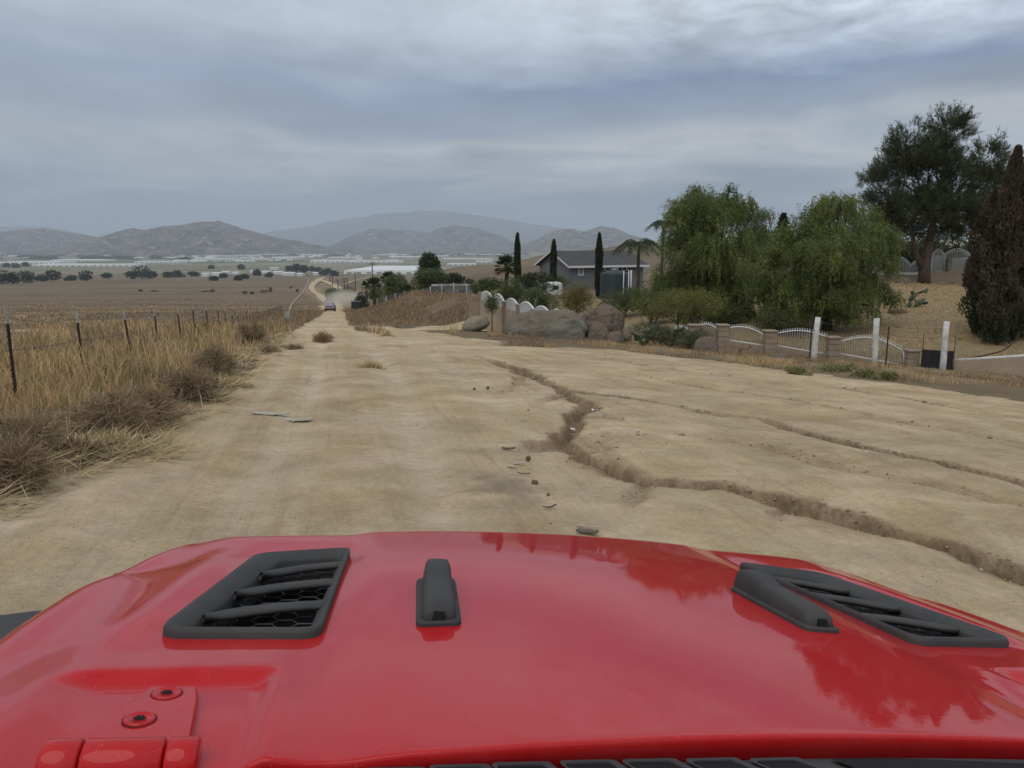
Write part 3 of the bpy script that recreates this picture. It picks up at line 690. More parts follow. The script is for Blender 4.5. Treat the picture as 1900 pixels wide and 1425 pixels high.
def nozzle(sg):
    root = empty('washer_nozzle'); root.parent = car
    def sec_pts(b, w, h, z0):
        c = -.2625+(b-.918)*.10; a0 = c
        zs = float(hood_z(a0, b))
        prof = [(-1, 0), (-1.0, .35), (-.90, .80), (-.70, .97), (-.35, 1.0), (0, 1.0), (.35, 1.0), (.70, .97), (.90, .80), (1.0, .35), (1, 0)]
        return [Vector(((a0+x*w)*-sg, b, zs+z0+y*h)) for x, y in prof]
    secs = [(.921, .0185, .010, .003), (.925, .0205, .017, .003), (.934, .0215, .022, .003), (.955, .0215, .024, .003), (1.0, .0205, .026, .003), (1.030, .0205, .026, .003),
            (1.042, .0200, .031, .003), (1.055, .0200, .034, .003), (1.085, .0190, .034, .003), (1.096, .0180, .030, .003), (1.101, .0160, .018, .003)]
    V = []; F = []
    for q in secs: V += sec_pts(*q)
    n = 11
    for i in range(len(secs)-1):
        for k in range(n-1): F.append((i*n+k, i*n+k+1, (i+1)*n+k+1, (i+1)*n+k))
    F += [tuple(range(n))[::-1], tuple(range((len(secs)-1)*n, len(secs)*n))]
    if sg > 0: F = [f[::-1] for f in F]
    MB().add(V, F, True).build('nozzle_body', PLASTIC, root)
    ol = rounded([(-.245+.028, 1.095), (-.2625+.0275, .9145), (-.2625-.0275, .9145), (-.245-.028, 1.095)], .010, 4)
    m_ = len(ol); V = [Vector((a*-sg, b, float(hood_z(a, b))+h)) for h in (-.002, .004) for a, b in ol]
    V += [Vector(((a+(-.255-a)*.08)*-sg, b+(1.0-b)*.02, float(hood_z(a, b))+.007)) for a, b in ol]
    F = [(k*m_+i, k*m_+(i+1) % m_, (k+1)*m_+(i+1) % m_, (k+1)*m_+i) for k in (0, 1) for i in range(m_)]+[tuple(range(2*m_, 3*m_))]
    if sg > 0: F = [f[::-1] for f in F]
    MB().add(V, F).build('base_flange', PLASTIC, root)
    b0 = .9165; c = -.2625; z = float(hood_z(c, b0))
    tip = MB(); w = .0085
    tip.add([Vector(((c+x)*-sg, y, z+h)) for x, y, h in ((-w, b0-.001, .003), (w, b0-.001, .003), (w*.75, b0+.003, .016), (-w*.75, b0+.003, .016), (-w, b0+.02, .003), (w, b0+.02, .003), (w*.75, b0+.02, .018), (-w*.75, b0+.02, .018))],
            [(0, 1, 2, 3), (4, 7, 6, 5), (3, 2, 6, 7), (0, 3, 7, 4), (1, 5, 6, 2)])
    tip.build('spray_tip', DARK, root)
nozzle(1); nozzle(-1)

def hinge(sg):
    root = empty('hood_hinge'); root.parent = car
    bz = float(hood_z(.54, .66)); fx = lambda x, y, z: Vector((x*sg, y, z))
    # tapered plate lying in the pocket
    ol = [(.497, .662), (.505, .742), (.512, .778), (.556, .782), (.566, .742), (.580, .662)]
    n = len(ol); V = []
    for h, k in ((0.0, 1.0), (.005, 1.0), (.0085, .93)):
        for x, y in ol: V.append(fx(.538+(x-.538)*k, y, float(hood_z(x, y))+h))
    F = [(k*n+i, k*n+(i+1) % n, (k+1)*n+(i+1) % n, (k+1)*n+i) for k in (0, 1) for i in range(n)]+[tuple(range(2*n, 3*n))]
    if sg < 0: F = [f[::-1] for f in F]
    MB().add(V, F).build('plate', PAINT, root, bevel=.0015)
    for x, y in ((.536, .760), (.547, .706)):
        z = float(hood_z(x, y))+.0085
        b = MB(); b.lathe([(.0130, -.002), (.0130, .0008), (.0118, .0020), (.0108, .0021), (.0100, .0014), (.0056, .0017), (.0054, .0014)], 24, fx(x, y, z)).build('bolt', PAINT, root)
        st = [(x+(.0052 if k % 2 == 0 else .0035)*math.cos(k*PI/6), y+(.0052 if k % 2 == 0 else .0035)*math.sin(k*PI/6)) for k in range(12)]
        MB().prism([(q[0]*sg, q[1]) for q in st], z+.0012, z+.0020).build('star_recess', DARK, root)
        rg = MB(); rg.lathe([(.0141, -.001), (.0141, .0005), (.0130, .0005)], 24, fx(x, y, z)).build('ring_shade', mat('painted_ring_shade', (.10, .004, .005), .6), root)  # thin shadow line round the bolt, painted as a dark red ring
    for x0, x1, nm in ((.488, .5125, 'barrel_end'), (.514, .573, 'barrel'), (.5745, .602, 'barrel_end')):
        pts = [fx(x0, .645, bz+.004), fx(x0+.002, .645, bz+.004), fx(x1-.002, .645, bz+.004), fx(x1, .645, bz+.004)]
        MB().tube(pts, [.0155, .0175, .0175, .0155], 24).build(nm, PAINT, root)
hinge(-1); hinge(1)

# cowl, side panels, nose, flares, wheels
cw = MB()
for k, (b0, z0, b1, z1) in enumerate(((.660, -.036, .585, -.034), (.585, -.034, .400, .02))):
    pass
V = []; na_ = 41
cprof = [(.660, -.050), (.640, -.030), (.622, -.014), (.612, -.009), (.60, -.007), (.45, .03), (.40, .045)]
for a in np.linspace(-.455, .455, na_):
    for b, z in cprof: V.append((a, b, z-.016*(a/.455)**2))
k = len(cprof); F = [(i*k+j, (i+1)*k+j, (i+1)*k+j+1, i*k+j+1) for i in range(na_-1) for j in range(k-1)]
cowl = MB().add(V, [f[::-1] for f in F], True).build('cowl_panel', GREYP, car)
for px in (740, 860, 975, 1100, 1215, 1332, 1450):
    a, b = hp(px, 1421, -.008); sl = MB(); z = -.0075-.016*(a/.455)**2
    q = [(a-.028, b+.010), (a+.024, b+.010), (a+.034, b-.05), (a-.018, b-.05)]
    n = len(q); ro = rounded(q, .006, 4); ri = rounded([(a+(x-a)*.80-.002, b-.02+(y-b+.02)*.80) for x, y in q], .005, 4); m_ = len(ro)
    zf = lambda y: z+max(0, (.60-y))*.25
    V = [(x, y, zf(y)+.002) for x, y in ro]+[(x, y, zf(y)+.003) for x, y in ri]+[(x, y, zf(y)-.004) for x, y in ri]
    F = [(k*m_+i, k*m_+(i+1) % m_, (k+1)*m_+(i+1) % m_, (k+1)*m_+i) for k in (0, 1) for i in range(m_)]
    s_ = sl.add(V, F).build('intake_slot', GREYP, cowl)
    MB().add([(x, y, zf(y)+.0012) for x, y in ri], [tuple(range(m_))]).build('slot_opening', DARK, cowl)
a0, b0 = hp(1540, 1412, -.008)
MB().add([(x, y, -.0055-.016*(x/.455)**2+max(0, (.60-y))*.25) for x, y in ((a0, b0), (a0+.05, b0+.001), (a0+.10, b0-.002), (.44, b0-.01), (.44, .42), (a0+.02, .42))], [(0, 1, 2, 3, 4, 5)]).build('cover_plate', DARK, cowl)
body = MB()
for sg in (-1, 1): body.box((sg*.755, 1.00, -.36), (.05, 1.0, .36))
body.box((0, 1.0, -.50), (1.46, 1.0, .5)); body.box((0, .35, -.75), (1.5, .45, .9)); body.box((0, -.9, -.72), (1.56, 2.2, .75))
body.build('body', PAINT, car, bevel=.01)
MB().box((0, 1.0, -.35), (1.40, .84, .02)).build('engine_bay', DARK, car)
gr = MB(); gr.box((0, 1.50, -.36), (1.30, .08, .38)); g_ = gr.build('grille', PAINT, car, bevel=.02)
for i in range(7): MB().box((-.36+i*.12, 1.545, -.34), (.06, .012, .26)).build('grille_slot', DARK, g_)
HL = mat('headlamp_glass', (.55, .57, .6), .08, spec=.6)
for sg in (-1, 1):
    h = MB().tube([(sg*.54, 1.53, -.33), (sg*.54, 1.56, -.33), (sg*.54, 1.572, -.33)], [.09, .088, .06], 20); h.build('headlight', HL, car)
MB().box((0, 1.72, -.74), (1.50, .22, .16)).build('bumper', PLASTIC, car, bevel=.03)
for sg in (-1, 1):
    V = []; F = []
    pf = [(.56, -.36), (.62, -.25), (.76, -.180), (.98, -.165), (1.25, -.163), (1.42, -.168), (1.49, -.20), (1.53, -.28)]
    for b, z in pf:
        for x, dz in ((.74, .0), (.86, .006), (.925, -.004), (.945, -.03), (.945, -.065), (.76, -.06)): V.append((sg*x, b, z+dz))
    for i in range(len(pf)-1):
        for j in range(6): F.append((i*6+j, i*6+(j+1) % 6, (i+1)*6+(j+1) % 6, (i+1)*6+j))
    F += [tuple(range(6))[::-1], tuple(range(42, 48))]
    if sg < 0: F = [f[::-1] for f in F]
    MB().add(V, F, True).build('fender_flare', PLASTIC, car, bevel=.004)
RUB = mat('black_tyre_rubber', (.02, .02, .02), .9, bump=.3, bs=40); RIM = mat('dark_alloy', (.12, .12, .125), .4, metal=.8)
for sg in (-1, 1):
  for by in (1.10, -1.85):
    wh = empty('wheel'); wh.parent = car; cpos = CORG+CARM.to_3x3() @ Vector((sg*.80, by, -.9)); zg = gz(cpos.x, cpos.y)
    wh.location = (sg*.80, by, -.9-(cpos.z-zg-.41)/CU.z)
    mb = MB(); n = 28; V = []; F = []
    pr = [(.25, -.10), (.36, -.12), (.405, -.11), (.41, -.06), (.41, .06), (.405, .11), (.36, .12), (.25, .10)]
    for r_, x in pr:
        for k in range(n): V.append((x, r_*math.cos(2*PI*k/n), r_*math.sin(2*PI*k/n)))
    for i in range(8):
        for k in range(n): F.append((i*n+k, i*n+(k+1) % n, ((i+1) % 8)*n+(k+1) % n, ((i+1) % 8)*n+k))
    mb.add(V, F, True).build('tyre', RUB, wh)
    MB().tube([(-.09, 0, 0), (-.02, 0, 0), (.02, 0, 0), (.09, 0, 0)], [.255, .235, .235, .255], 24).build('rim', RIM, wh)

# ------------------------------------------------------------------ foliage builders
def unit(v): return v/np.maximum(np.linalg.norm(v, axis=-1, keepdims=True), 1e-9)
def leaf_arrays(P, D, Ln, Wd, r, fold=.0):          # one rhombus per leaf
    n = len(P); D = unit(D); S = unit(np.cross(D, unit(r.normal(size=(n, 3))))); Ln = np.broadcast_to(Ln, n)[:, None]; Wd = np.broadcast_to(Wd, n)[:, None]
    V = np.stack([P, P+D*Ln*.45+S*Wd*.5, P+D*Ln, P+D*Ln*.45-S*Wd*.5], 1).reshape(-1, 3)
    F = np.arange(4*n).reshape(-1, 4); return V, F
def leaf_mesh(name, P, D, Ln, Wd, mt, r, tone=None):
    V, F = leaf_arrays(P, D, Ln, Wd, r); n = len(P)
    if tone is None: tone = r.random(n)
    return mesh_np(name, V, F, mt, False, {'tone': np.repeat(np.clip(tone, 0, 1), 4)})
def shell(r, n, C, R, lo=.55, up=None):             # points in the outer part of ellipsoid lobes
    C = np.asarray(C, float); R = np.asarray(R, float); k = r.choice(len(C), n, p=(R.prod(1)**(2/3))/((R.prod(1)**(2/3)).sum()))
    d = unit(r.normal(size=(n, 3)));
    if up is not None: d[:, 2] = np.where(d[:, 2] < up, -d[:, 2]*.6, d[:, 2])
    q = lo+(1-lo)*r.random(n)**.6
    return C[k]+d*R[k]*q[:, None], d, k
def wood(mb, pts, r0, r1, n=7):
    m = len(pts); mb.tube(pts, [r0+(r1-r0)*i/(m-1) for i in range(m)], n)
def crooked(a, b, k, amp, r):
    a = np.array(a, float); b = np.array(b, float); out = []
    for i in range(k+1):
        t = i/k; p = a+(b-a)*t
        if 0 < i < k: p = p+r.normal(size=3)*amp
        out.append(Vector(p))
    return out
BARK = mat('grey_brown_bark', (.105, .08, .06), .95, var=.5, vs=9, bump=.8, bs=25)
BARKP = mat('reddish_pine_bark', (.14, .095, .075), .95, var=.5, vs=6, bump=.9, bs=14)
PEPPER = mat('pepper_tree_leaf', (.145, .18, .052), .6, tone=.55, trans=.34)
PINE = mat('pine_needle', (.058, .074, .032), .6, tone=.5, trans=.1)
SHRUBG = mat('shrub_leaf', (.10, .125, .045), .6, tone=.5, trans=.25)
DARKG = mat('dark_evergreen_leaf', (.05, .064, .028), .6, tone=.5, trans=.12)
OLIVE = mat('olive_yellow_leaf', (.175, .155, .045), .65, tone=.5, trans=.25)
GREYG = mat('grey_green_leaf', (.10, .11, .065), .7, tone=.5, trans=.15)
YELG = mat('yellow_green_leaf', (.17, .17, .05), .65, tone=.5, trans=.25)
CYPB = mat('dead_cypress_leaf', (.090, .070, .046), .85, tone=.6, trans=.1)
CYPG = mat('cypress_leaf', (.040, .055, .026), .7, tone=.5, trans=.1)
PALM = mat('palm_frond_leaf', (.062, .082, .036), .55, tone=.5, trans=.2)
FARG = mat('far_tree_leaf', (.045, .055, .030), .8, tone=.5, trans=.1)
DRYG = mat('dry_grass_blade', (.47, .34, .165), .8, tone=.6, trans=.3)
DRYB = mat('brown_dry_brush', (.29, .21, .12), .85, tone=.6, trans=.2)
DRYT = mat('dark_dry_twig', (.27, .20, .115), .9, tone=.5)
STRAW = mat('pale_straw', (.50, .40, .22), .8, tone=.4, trans=.25)
CACT = mat('cactus_pad_green', (.085, .115, .055), .55, var=.4, vs=14, bump=.3, bs=40)

def pepper(name, base_, lobes, n_strand, seed, label, mt=PEPPER):
    r = np.random.default_rng(seed); root = empty(name, base_, 0, label, 'tree')
    C = np.array([l[:3] for l in lobes], float); R = np.array([l[3:] for l in lobes], float)
    ncl = n_strand//14; P0, d, k = shell(r, ncl, C, R, .30, -.25); P0 = np.repeat(P0, 14, 0)+r.normal(size=(ncl*14, 3))*np.array([.17, .17, .13]); d = unit(np.repeat(d, 14, 0)+r.normal(size=(ncl*14, 3))*.35); n_strand = ncl*14
    # drooping strands with narrow leaflets
    nl = 17; Ls = r.uniform(.45, 1.15, n_strand); out = d.copy(); out[:, 2] = np.abs(out[:, 2])*.4+.05; out = unit(out)
    t = (np.arange(nl)+r.random((n_strand, nl)))/nl
    pos = P0[:, None, :]+out[:, None, :]*(Ls[:, None]*t*.55*(1-.45*t))[..., None]; pos[..., 2] += Ls[:, None]*(.30*t-1.05*t**1.7)
    pos += r.normal(size=pos.shape)*.025
    dr = out[:, None, :]*.35*(1-t[..., None])+r.normal(size=pos.shape)*.42; dr[..., 2] -= .35+.55*t
    clump = np.repeat(np.repeat(r.uniform(.15, 1.0, ncl), 14), nl)
    tone = np.clip(.15+.7*clump*(.6+.6*r.random(n_strand*nl)), 0, 1)
    me = leaf_mesh('crown', pos.reshape(-1, 3), dr.reshape(-1, 3), r.uniform(.09, .17, n_strand*nl), .030, mt, r, tone); link('crown', me, root)
    tr = MB(); top = Vector(C.mean(0)); fork = Vector((top.x*.35, top.y*.35, top.z*.42))
    wood(tr, crooked((0, 0, -.2), fork, 4, .07, r), .24, .16, 9); tk = tr.build('trunk', BARK, root)
    for i, c in enumerate(C):
        b = MB(); wood(b, crooked(fork, c+np.array([0, 0, R[i][2]*.3]), 5, .16, r), .10, .03, 6)
        for q in range(5):
            e = c+unit(r.normal(size=3))*R[i]*.8; wood(b, crooked(c-(0, 0, R[i][2]*.2), e, 3, .1, r), .035, .012, 5)
        b.build('limb', BARK, root)
    return root
def shrub(name, base_, w, d, h, n, ll, lw, mt, seed, label, cat='shrub', droop=0.0, stem=4, group=None, lo=.3, lobes=None, upr=.5, stemmat=None, zmin=.12):
    r = np.random.default_rng(seed); root = empty(name, base_, 0, label, cat, group)
    nl = lobes or 7; C = []; R = []
    for i in range(nl):
        a = r.uniform(0, 2*PI); q = r.uniform(.1, .62); C.append((math.cos(a)*q*w/2, math.sin(a)*q*d/2, h*r.uniform(zmin+.2, .72))); R.append((w*r.uniform(.2, .34), d*r.uniform(.2, .34), h*r.uniform(.2, .30)))
    C = np.array(C); R = np.array(R)
    nc = max(20, n//14); P0, dn, k = shell(r, nc, C, R, lo)
    P = np.repeat(P0, 14, 0)+r.normal(size=(nc*14, 3))*np.array([w, d, h])*.028+np.repeat(dn, 14, 0)*r.random((nc*14, 1))*ll; P[:, 2] = np.maximum(P[:, 2], h*zmin*r.random(len(P)))
    D = np.repeat(dn, 14, 0)*.7+r.normal(size=P.shape)*.6; D[:, 2] += upr-droop
    tone = np.clip(np.repeat(.25+.5*r.random(nc), 14)+r.normal(size=nc*14)*.18, 0, 1)
    link('crown', leaf_mesh('crown', P, D, r.uniform(.6, 1.2, len(P))*ll, lw, mt, r, tone), root)
    for i in range(stem):
        b = MB(); e = C[i % nl]; wood(b, crooked((r.normal()*.05*w, r.normal()*.05*w, -.1), e, 4, .03*h, r), .022*h**.7+.008, .006, 5)
        for q in range(3): wood(b, crooked(e*(.5+.15*q), e+unit(r.normal(size=3))*R[i % nl]*.9, 2, .03*h, r), .010*h**.7+.004, .004, 4)
        b.build('stem', stemmat or BARK, root)
    return root
def simple_tree(name, base_, w, h, n, ll, mt, seed, label, group=None, trunk=.25, lobes=6, cat='tree'):
    r = np.random.default_rng(seed); root = empty(name, base_, 0, label, cat, group)
    C = []; R = []
    for i in range(lobes):
        a = r.uniform(0, 2*PI); q = r.uniform(0, .6); z = r.uniform(trunk+.15, .82); C.append((math.cos(a)*q*w*.4, math.sin(a)*q*w*.4, h*z)); R.append((w*.26, w*.26, h*.17*r.uniform(.8, 1.3)))
    C = np.array(C); R = np.array(R); P, dn, k = shell(r, n, C, R, .4); D = dn+r.normal(size=P.shape)*.5
    tone = np.clip(.3+.35*fbm(P[:, 0]/w*6+seed, P[:, 2]/h*6, 2)+r.random(n)*.35, 0, 1)
    link('crown', leaf_mesh('crown', P, D, r.uniform(.7, 1.3, n)*ll, ll*.55, mt, r, tone), root)
    b = MB(); wood(b, crooked((0, 0, -.3), (0, 0, h*.6), 3, .02*h, r), .035*h**.8, .012*h**.8, 6)
    for c in C[:4]: wood(b, crooked((0, 0, h*trunk), c, 2, .02*h, r), .015*h**.8, .006*h**.8, 5)
    b.build('trunk', BARK, root); return root
def pine(base_, lobes, n_tuft, seed, label, name='pine_tree', nd=.30, mt=PINE):
    r = np.random.default_rng(seed); root = empty(name, base_, 0, label, 'tree')
    C = np.array([l[:3] for l in lobes], float); R = np.array([l[3:] for l in lobes], float)
    ncl = n_tuft//12; P0, d, k = shell(r, ncl, C, R, .40, -.45); P0 = np.repeat(P0, 12, 0)+r.normal(size=(ncl*12, 3))*.20; d = unit(np.repeat(d, 12, 0)+r.normal(size=(ncl*12, 3))*.3); n_tuft = ncl*12; ax = d*.9; ax[:, 2] += .75; ax = unit(ax+r.normal(size=ax.shape)*.25)
    m = 14; s = r.random((n_tuft, m)); P = P0[:, None]+ax[:, None]*(s*.42)[..., None]+r.normal(size=(n_tuft, m, 3))*.02
    D = ax[:, None]*1.0+r.normal(size=(n_tuft, m, 3))*.5
    tone = np.clip(np.repeat(.2+.6*r.random(n_tuft), m)+r.normal(size=n_tuft*m)*.12, 0, 1)
    link('crown', leaf_mesh('crown', P.reshape(-1, 3), D.reshape(-1, 3), r.uniform(.6, 1.1, n_tuft*m)*nd, .026, mt, r, tone), root)
    return root, C, R, r
def cypress(name, base_, h, w, n, mt, seed, label, group=None, ll=.16, bot=None, lean=0, lw=.5, rag=.25, tp_=3.2):
    r = np.random.default_rng(seed); root = empty(name, base_, 0, label, 'tree', group)
    z = r.random(n)**.85; rad = np.minimum(1, (1-z)*tp_)**.75*np.minimum(1, .55+z*3)*w/2
    a = r.uniform(0, 2*PI, n); lump = 1+rag*fbm(a*1.3+seed, z*h*1.1, 3)*1.3; q = rad*lump*(.55+.45*r.random(n)**.5)
    P = np.stack([np.cos(a)*q+lean*z*h*z, np.sin(a)*q, z*h*.96+.05], 1); D = np.stack([np.cos(a)*.4, np.sin(a)*.4, np.full(n, 1.0)], 1)+r.normal(size=(n, 3))*.3
    tone = np.clip(.5+.4*fbm(a*2+seed, z*h*2, 3)+r.normal(size=n)*.2, 0, 1); Ln = r.uniform(.6, 1.3, n)*ll
    if bot:
        lowz, bm = bot; g = (z*h+fbm(a*2, z*4, 2)*.5 < lowz) & (r.random(n) < .8)
        link('crown', leaf_mesh('crown', P[~g], D[~g], Ln[~g], ll*lw, mt, r, tone[~g]), root)
        link('green_skirt', leaf_mesh('green_skirt', P[g]*np.array([1.08, 1.08, 1]), D[g], Ln[g], ll*lw, bm, r, tone[g]), root)
    else: link('crown', leaf_mesh('crown', P, D, Ln, ll*lw, mt, r, tone), root)
    b = MB(); wood(b, [Vector((0, 0, -.2)), Vector((0, 0, h*.3)), Vector((lean*h*.64, 0, h*.8))], .05+.02*h*.2, .02, 6); b.build('trunk', BARK, root)
    return root
def feather_palm(base_, trunk_h, fl, nf, seed, label, tw=.14, name='palm_tree'):
    r = np.random.default_rng(seed); root = empty(name, base_, 0, label, 'palm')
    b = MB(); wood(b, crooked((0, 0, -.2), (0, 0, trunk_h), 5, .02, r), tw, tw*.75, 9); b.build('trunk', BARK, root)
    for i in range(nf):
        a = 2*PI*i/nf*1.0+r.uniform(-.25, .25); up = r.uniform(.25, 1.25); m = 26; t = np.linspace(0, 1, m)
        x = fl*(t*math.cos(up)*.9+.25*t*t); z = fl*(t*math.sin(up)-(.55+.5*math.sin(up))*t**2.3*.95)
        C = np.stack([np.cos(a)*x, np.sin(a)*x, trunk_h+z], 1)
        b = MB(); b.tube([Vector(c) for c in C[::3]], [.022*(1-.8*k/8) for k in range(len(C[::3]))], 4)
        P = np.repeat(C[3:], 4, 0); tg = np.repeat(np.gradient(C, axis=0)[3:], 4, 0); tg = unit(tg); sd = unit(np.cross(tg, [0, 0, 1.0])); sg = np.tile([1, -1, 1, -1], m-3)[:, None]
        P = P+tg*r.uniform(-.04, .04, (len(P), 1))*fl; D = sd*sg*.8+tg*.55+np.array([0, 0, -.45])+r.normal(size=P.shape)*.15
        V, F = leaf_arrays(P, D, fl*.26*np.repeat(np.sin(np.linspace(.5, 2.8, m-3)), 4), .028, r)
        b.add(V.tolist(), F.tolist()); fr = b.build('frond', PALM, root)
        at = fr.data.attributes.new('tone', 'FLOAT', 'POINT'); at.data.foreach_set('value', np.full(len(fr.data.vertices), r.random(), np.float32))
    return root
def fan_palm(base_, trunk_h, fl, nf, seed, label, name='fan_palm', skirt=True, tw=.22, group=None):
    r = np.random.default_rng(seed); root = empty(name, base_, 0, label, 'palm', group)
    b = MB(); wood(b, crooked((0, 0, -.2), (0, 0, trunk_h), 4, .03, r), tw, tw*.8, 8); b.build('trunk', BARK, root)
    for i in range(nf):
        a = r.uniform(0, 2*PI); el = r.uniform(-.6, 1.35); d = np.array([math.cos(a)*math.cos(el), math.sin(a)*math.cos(el), math.sin(el)]); s0 = np.array([0, 0, trunk_h])
        st = s0+d*fl*.5+np.array([0, 0, -.05*fl]); b = MB(); b.tube([Vector(s0), Vector(st)], [.02, .012], 4)
        n = 16; sd = unit(np.cross(d, [0, 0, 1.0])[None])[0]; upv = np.cross(sd, d); ang = np.linspace(-1.5, 1.5, n)
        D = np.cos(ang)[:, None]*d+np.sin(ang)[:, None]*sd+r.normal(size=(n, 3))*.08-np.array([0, 0, .18])
        V, F = leaf_arrays(np.repeat(st[None], n, 0), D, fl*.55*(.75+.25*np.cos(ang)), fl*.085, r); b.add(V.tolist(), F.tolist())
        dead = el < -.3; fr = b.build('frond', DRYB if dead else PALM, root)
        at = fr.data.attributes.new('tone', 'FLOAT', 'POINT'); at.data.foreach_set('value', np.full(len(fr.data.vertices), r.random(), np.float32))
    return root
def prickly_pear(base_, h, npad, seed, label, pad=.20, name='prickly_pear', lean=0):
    r = np.random.default_rng(seed); root = empty(name, base_, 0, label, 'cactus')
    ends = [(np.array([r.normal()*.15*h, r.normal()*.12*h, 0.0]), np.array([lean, 0, 1.0])) for _ in range(max(1, npad//7))]
    for i in range(npad):
        k = r.integers(0, len(ends)) if r.random() < .6 else len(ends)-1-r.integers(0, min(4, len(ends)))
        p, d = ends[k]; s = pad*r.uniform(.75, 1.2)
        if p[2] > h-s: d = d*np.array([1, 1, .15])
        d = unit((d+r.normal(size=3)*np.array([.55, .45, .25])+np.array([lean*.3, 0, .15]))[None])[0]; c = p+d*s*.5
        fn = unit(np.cross(d, r.normal(size=3))[None])[0]; sd = np.cross(d, fn); V = []; n = 12
        for off, q in ((-.5, .6), (-.2, .95), (.2, .95), (.5, .6)):
            for j in range(n):
                a = 2*PI*j/n; V.append(c+d*math.sin(a)*s*.55*q+sd*math.cos(a)*s*(.40-.06*math.sin(a))*q+fn*off*s*.16)
        F = [(a*n+j, a*n+(j+1) % n, (a+1)*n+(j+1) % n, (a+1)*n+j) for a in range(3) for j in range(n)]+[tuple(range(n))[::-1], tuple(range(3*n, 4*n))]
        MB().add([tuple(v) for v in V], F, True).build('pad', CACT, root); ends.append((c+d*s*.45, d))
    return root
def blades(name, P, h, w, mt, r, lean=.35, kind='stuff', label=None, cat='grass', bend=.35, wind=None, tone=None):
    n = len(P); h = np.broadcast_to(h, n); w = np.broadcast_to(w, n); a = r.uniform(0, 2*PI, n); ln = np.abs(r.normal(size=n))*lean
    d = np.stack([np.cos(a)*ln, np.sin(a)*ln, np.ones(n)], 1)
    if wind is not None: d = d+np.asarray(wind)
    d = unit(d); s = np.stack([-np.sin(a+r.normal(size=n)), np.cos(a), np.zeros(n)], 1); s = unit(s)
    m = P+d*(h*.55)[:, None]; d2 = unit(d+np.stack([np.cos(a), np.sin(a), -np.ones(n)*.35], 1)*(bend*r.random(n))[:, None]); e = m+d2*(h*.5)[:, None]
    V = np.stack([P-s*w[:, None]*.5, P+s*w[:, None]*.5, m+s*w[:, None]*.38, m-s*w[:, None]*.38, e], 1).reshape(-1, 3)
    b = np.arange(n)[:, None]*5; F = np.concatenate([b+np.array([[0, 1, 2]]), b+np.array([[0, 2, 3]]), b+np.array([[3, 2, 4]])], 1).reshape(-1, 3)
    if tone is None: tone = r.random(n)
    o = link(name, mesh_np(name, V, F, mt, False, {'tone': np.repeat(np.clip(tone, 0, 1), 5)}))
    return tag(o, label, cat, kind=kind)

# ------------------------------------------------------------------ walls, fences, house
WHITE = mat('white_painted_metal', (.72, .72, .70), .55, var=.12, vs=3)
WHITEW = mat('weathered_white_paint', (.66, .65, .62), .8, var=.35, vs=7, bump=.4, bs=20)
BLOCK = mat('tan_concrete_block', (.33, .255, .185), .95, var=.25, vs=2.5, bump=.5, bs=30)
STUCCO = mat('tan_stucco', (.40, .31, .22), .95, var=.2, vs=1.2, bump=.4, bs=25)
PINKBL = mat('pink_block', (.33, .245, .19), .95, var=.25, vs=4, bump=.5, bs=30)
RUST = mat('rusty_steel', (.060, .042, .034), .85, var=.4, vs=20)
TIPW = mat('chipped_white_tip', (.45, .43, .39), .8, var=.35, vs=30)
WIRE = mat('galvanised_wire', (.13, .115, .10), .6, metal=.3)
GREYW = mat('grey_wood', (.23, .20, .165), .9, var=.4, vs=8, bump=.5, bs=20)

# barbed wire fence along the left verge
fence = empty('barbed_wire_fence', (0, 0, 0), 0, 'leaning steel post and barbed wire fence in the dry grass verge', 'fence')
TOPS = {0: (8, 567), 1: (142, 577), 2: (229, 577), 3: (286, 578), 4: (329, 578), 5: (358, 578), 6: (382, 579), 7: (404, 580), 8: (417, 577), 9: (430, 584), 10: (441, 583), 11: (451, 580)}
tops = []; bases = []
for i in range(-1, 40):
    Yf = 3.53*(i+2.86); u = -.27-1.1/(i+2.86)
    if i in TOPS: px = TOPS[i][0]; tp = W(px, TOPS[i][1], Yf)
    else: tp = Vector((u*Yf, Yf, 0)); tp.z = gz(tp.x, Yf)+1.30+.12*rng.normal()
    lx, ly = rng.normal()*.04+.05, rng.normal()*.04
    if i > 26: lx -= .25*rng.random()
    h = max(1.0, min(1.75, tp.z-gz(tp.x, tp.y))); tp.z = gz(tp.x, tp.y)+h
    b = Vector((tp.x+lx*h, tp.y+ly*h, tp.z-h-.15)); tops.append(tp); bases.append(b)
    d = (tp-b); ln = d.length; d.normalize(); q = d.to_track_quat('Z', 'X').to_matrix()
    p = MB(); p.box(b+d*(ln*.42), (.040, .010, ln*.84), q); p.box(b+d*(ln*.42)+q @ Vector((0, .018, 0)), (.009, .028, ln*.84), q)
    if Yf < 45:
        for k in range(12): p.box(b+d*(ln*(.12+.06*k))+q @ Vector((0, -.010, 0)), (.014, .012, .018), q)
    po = p.build('post', RUST, fence)
    w = MB(); w.box(b+d*(ln*.92), (.041, .011, ln*.16), q); w.box(b+d*(ln*.92)+q @ Vector((0, .018, 0)), (.010, .028, ln*.16), q); w.build('post_tip', TIPW, po)
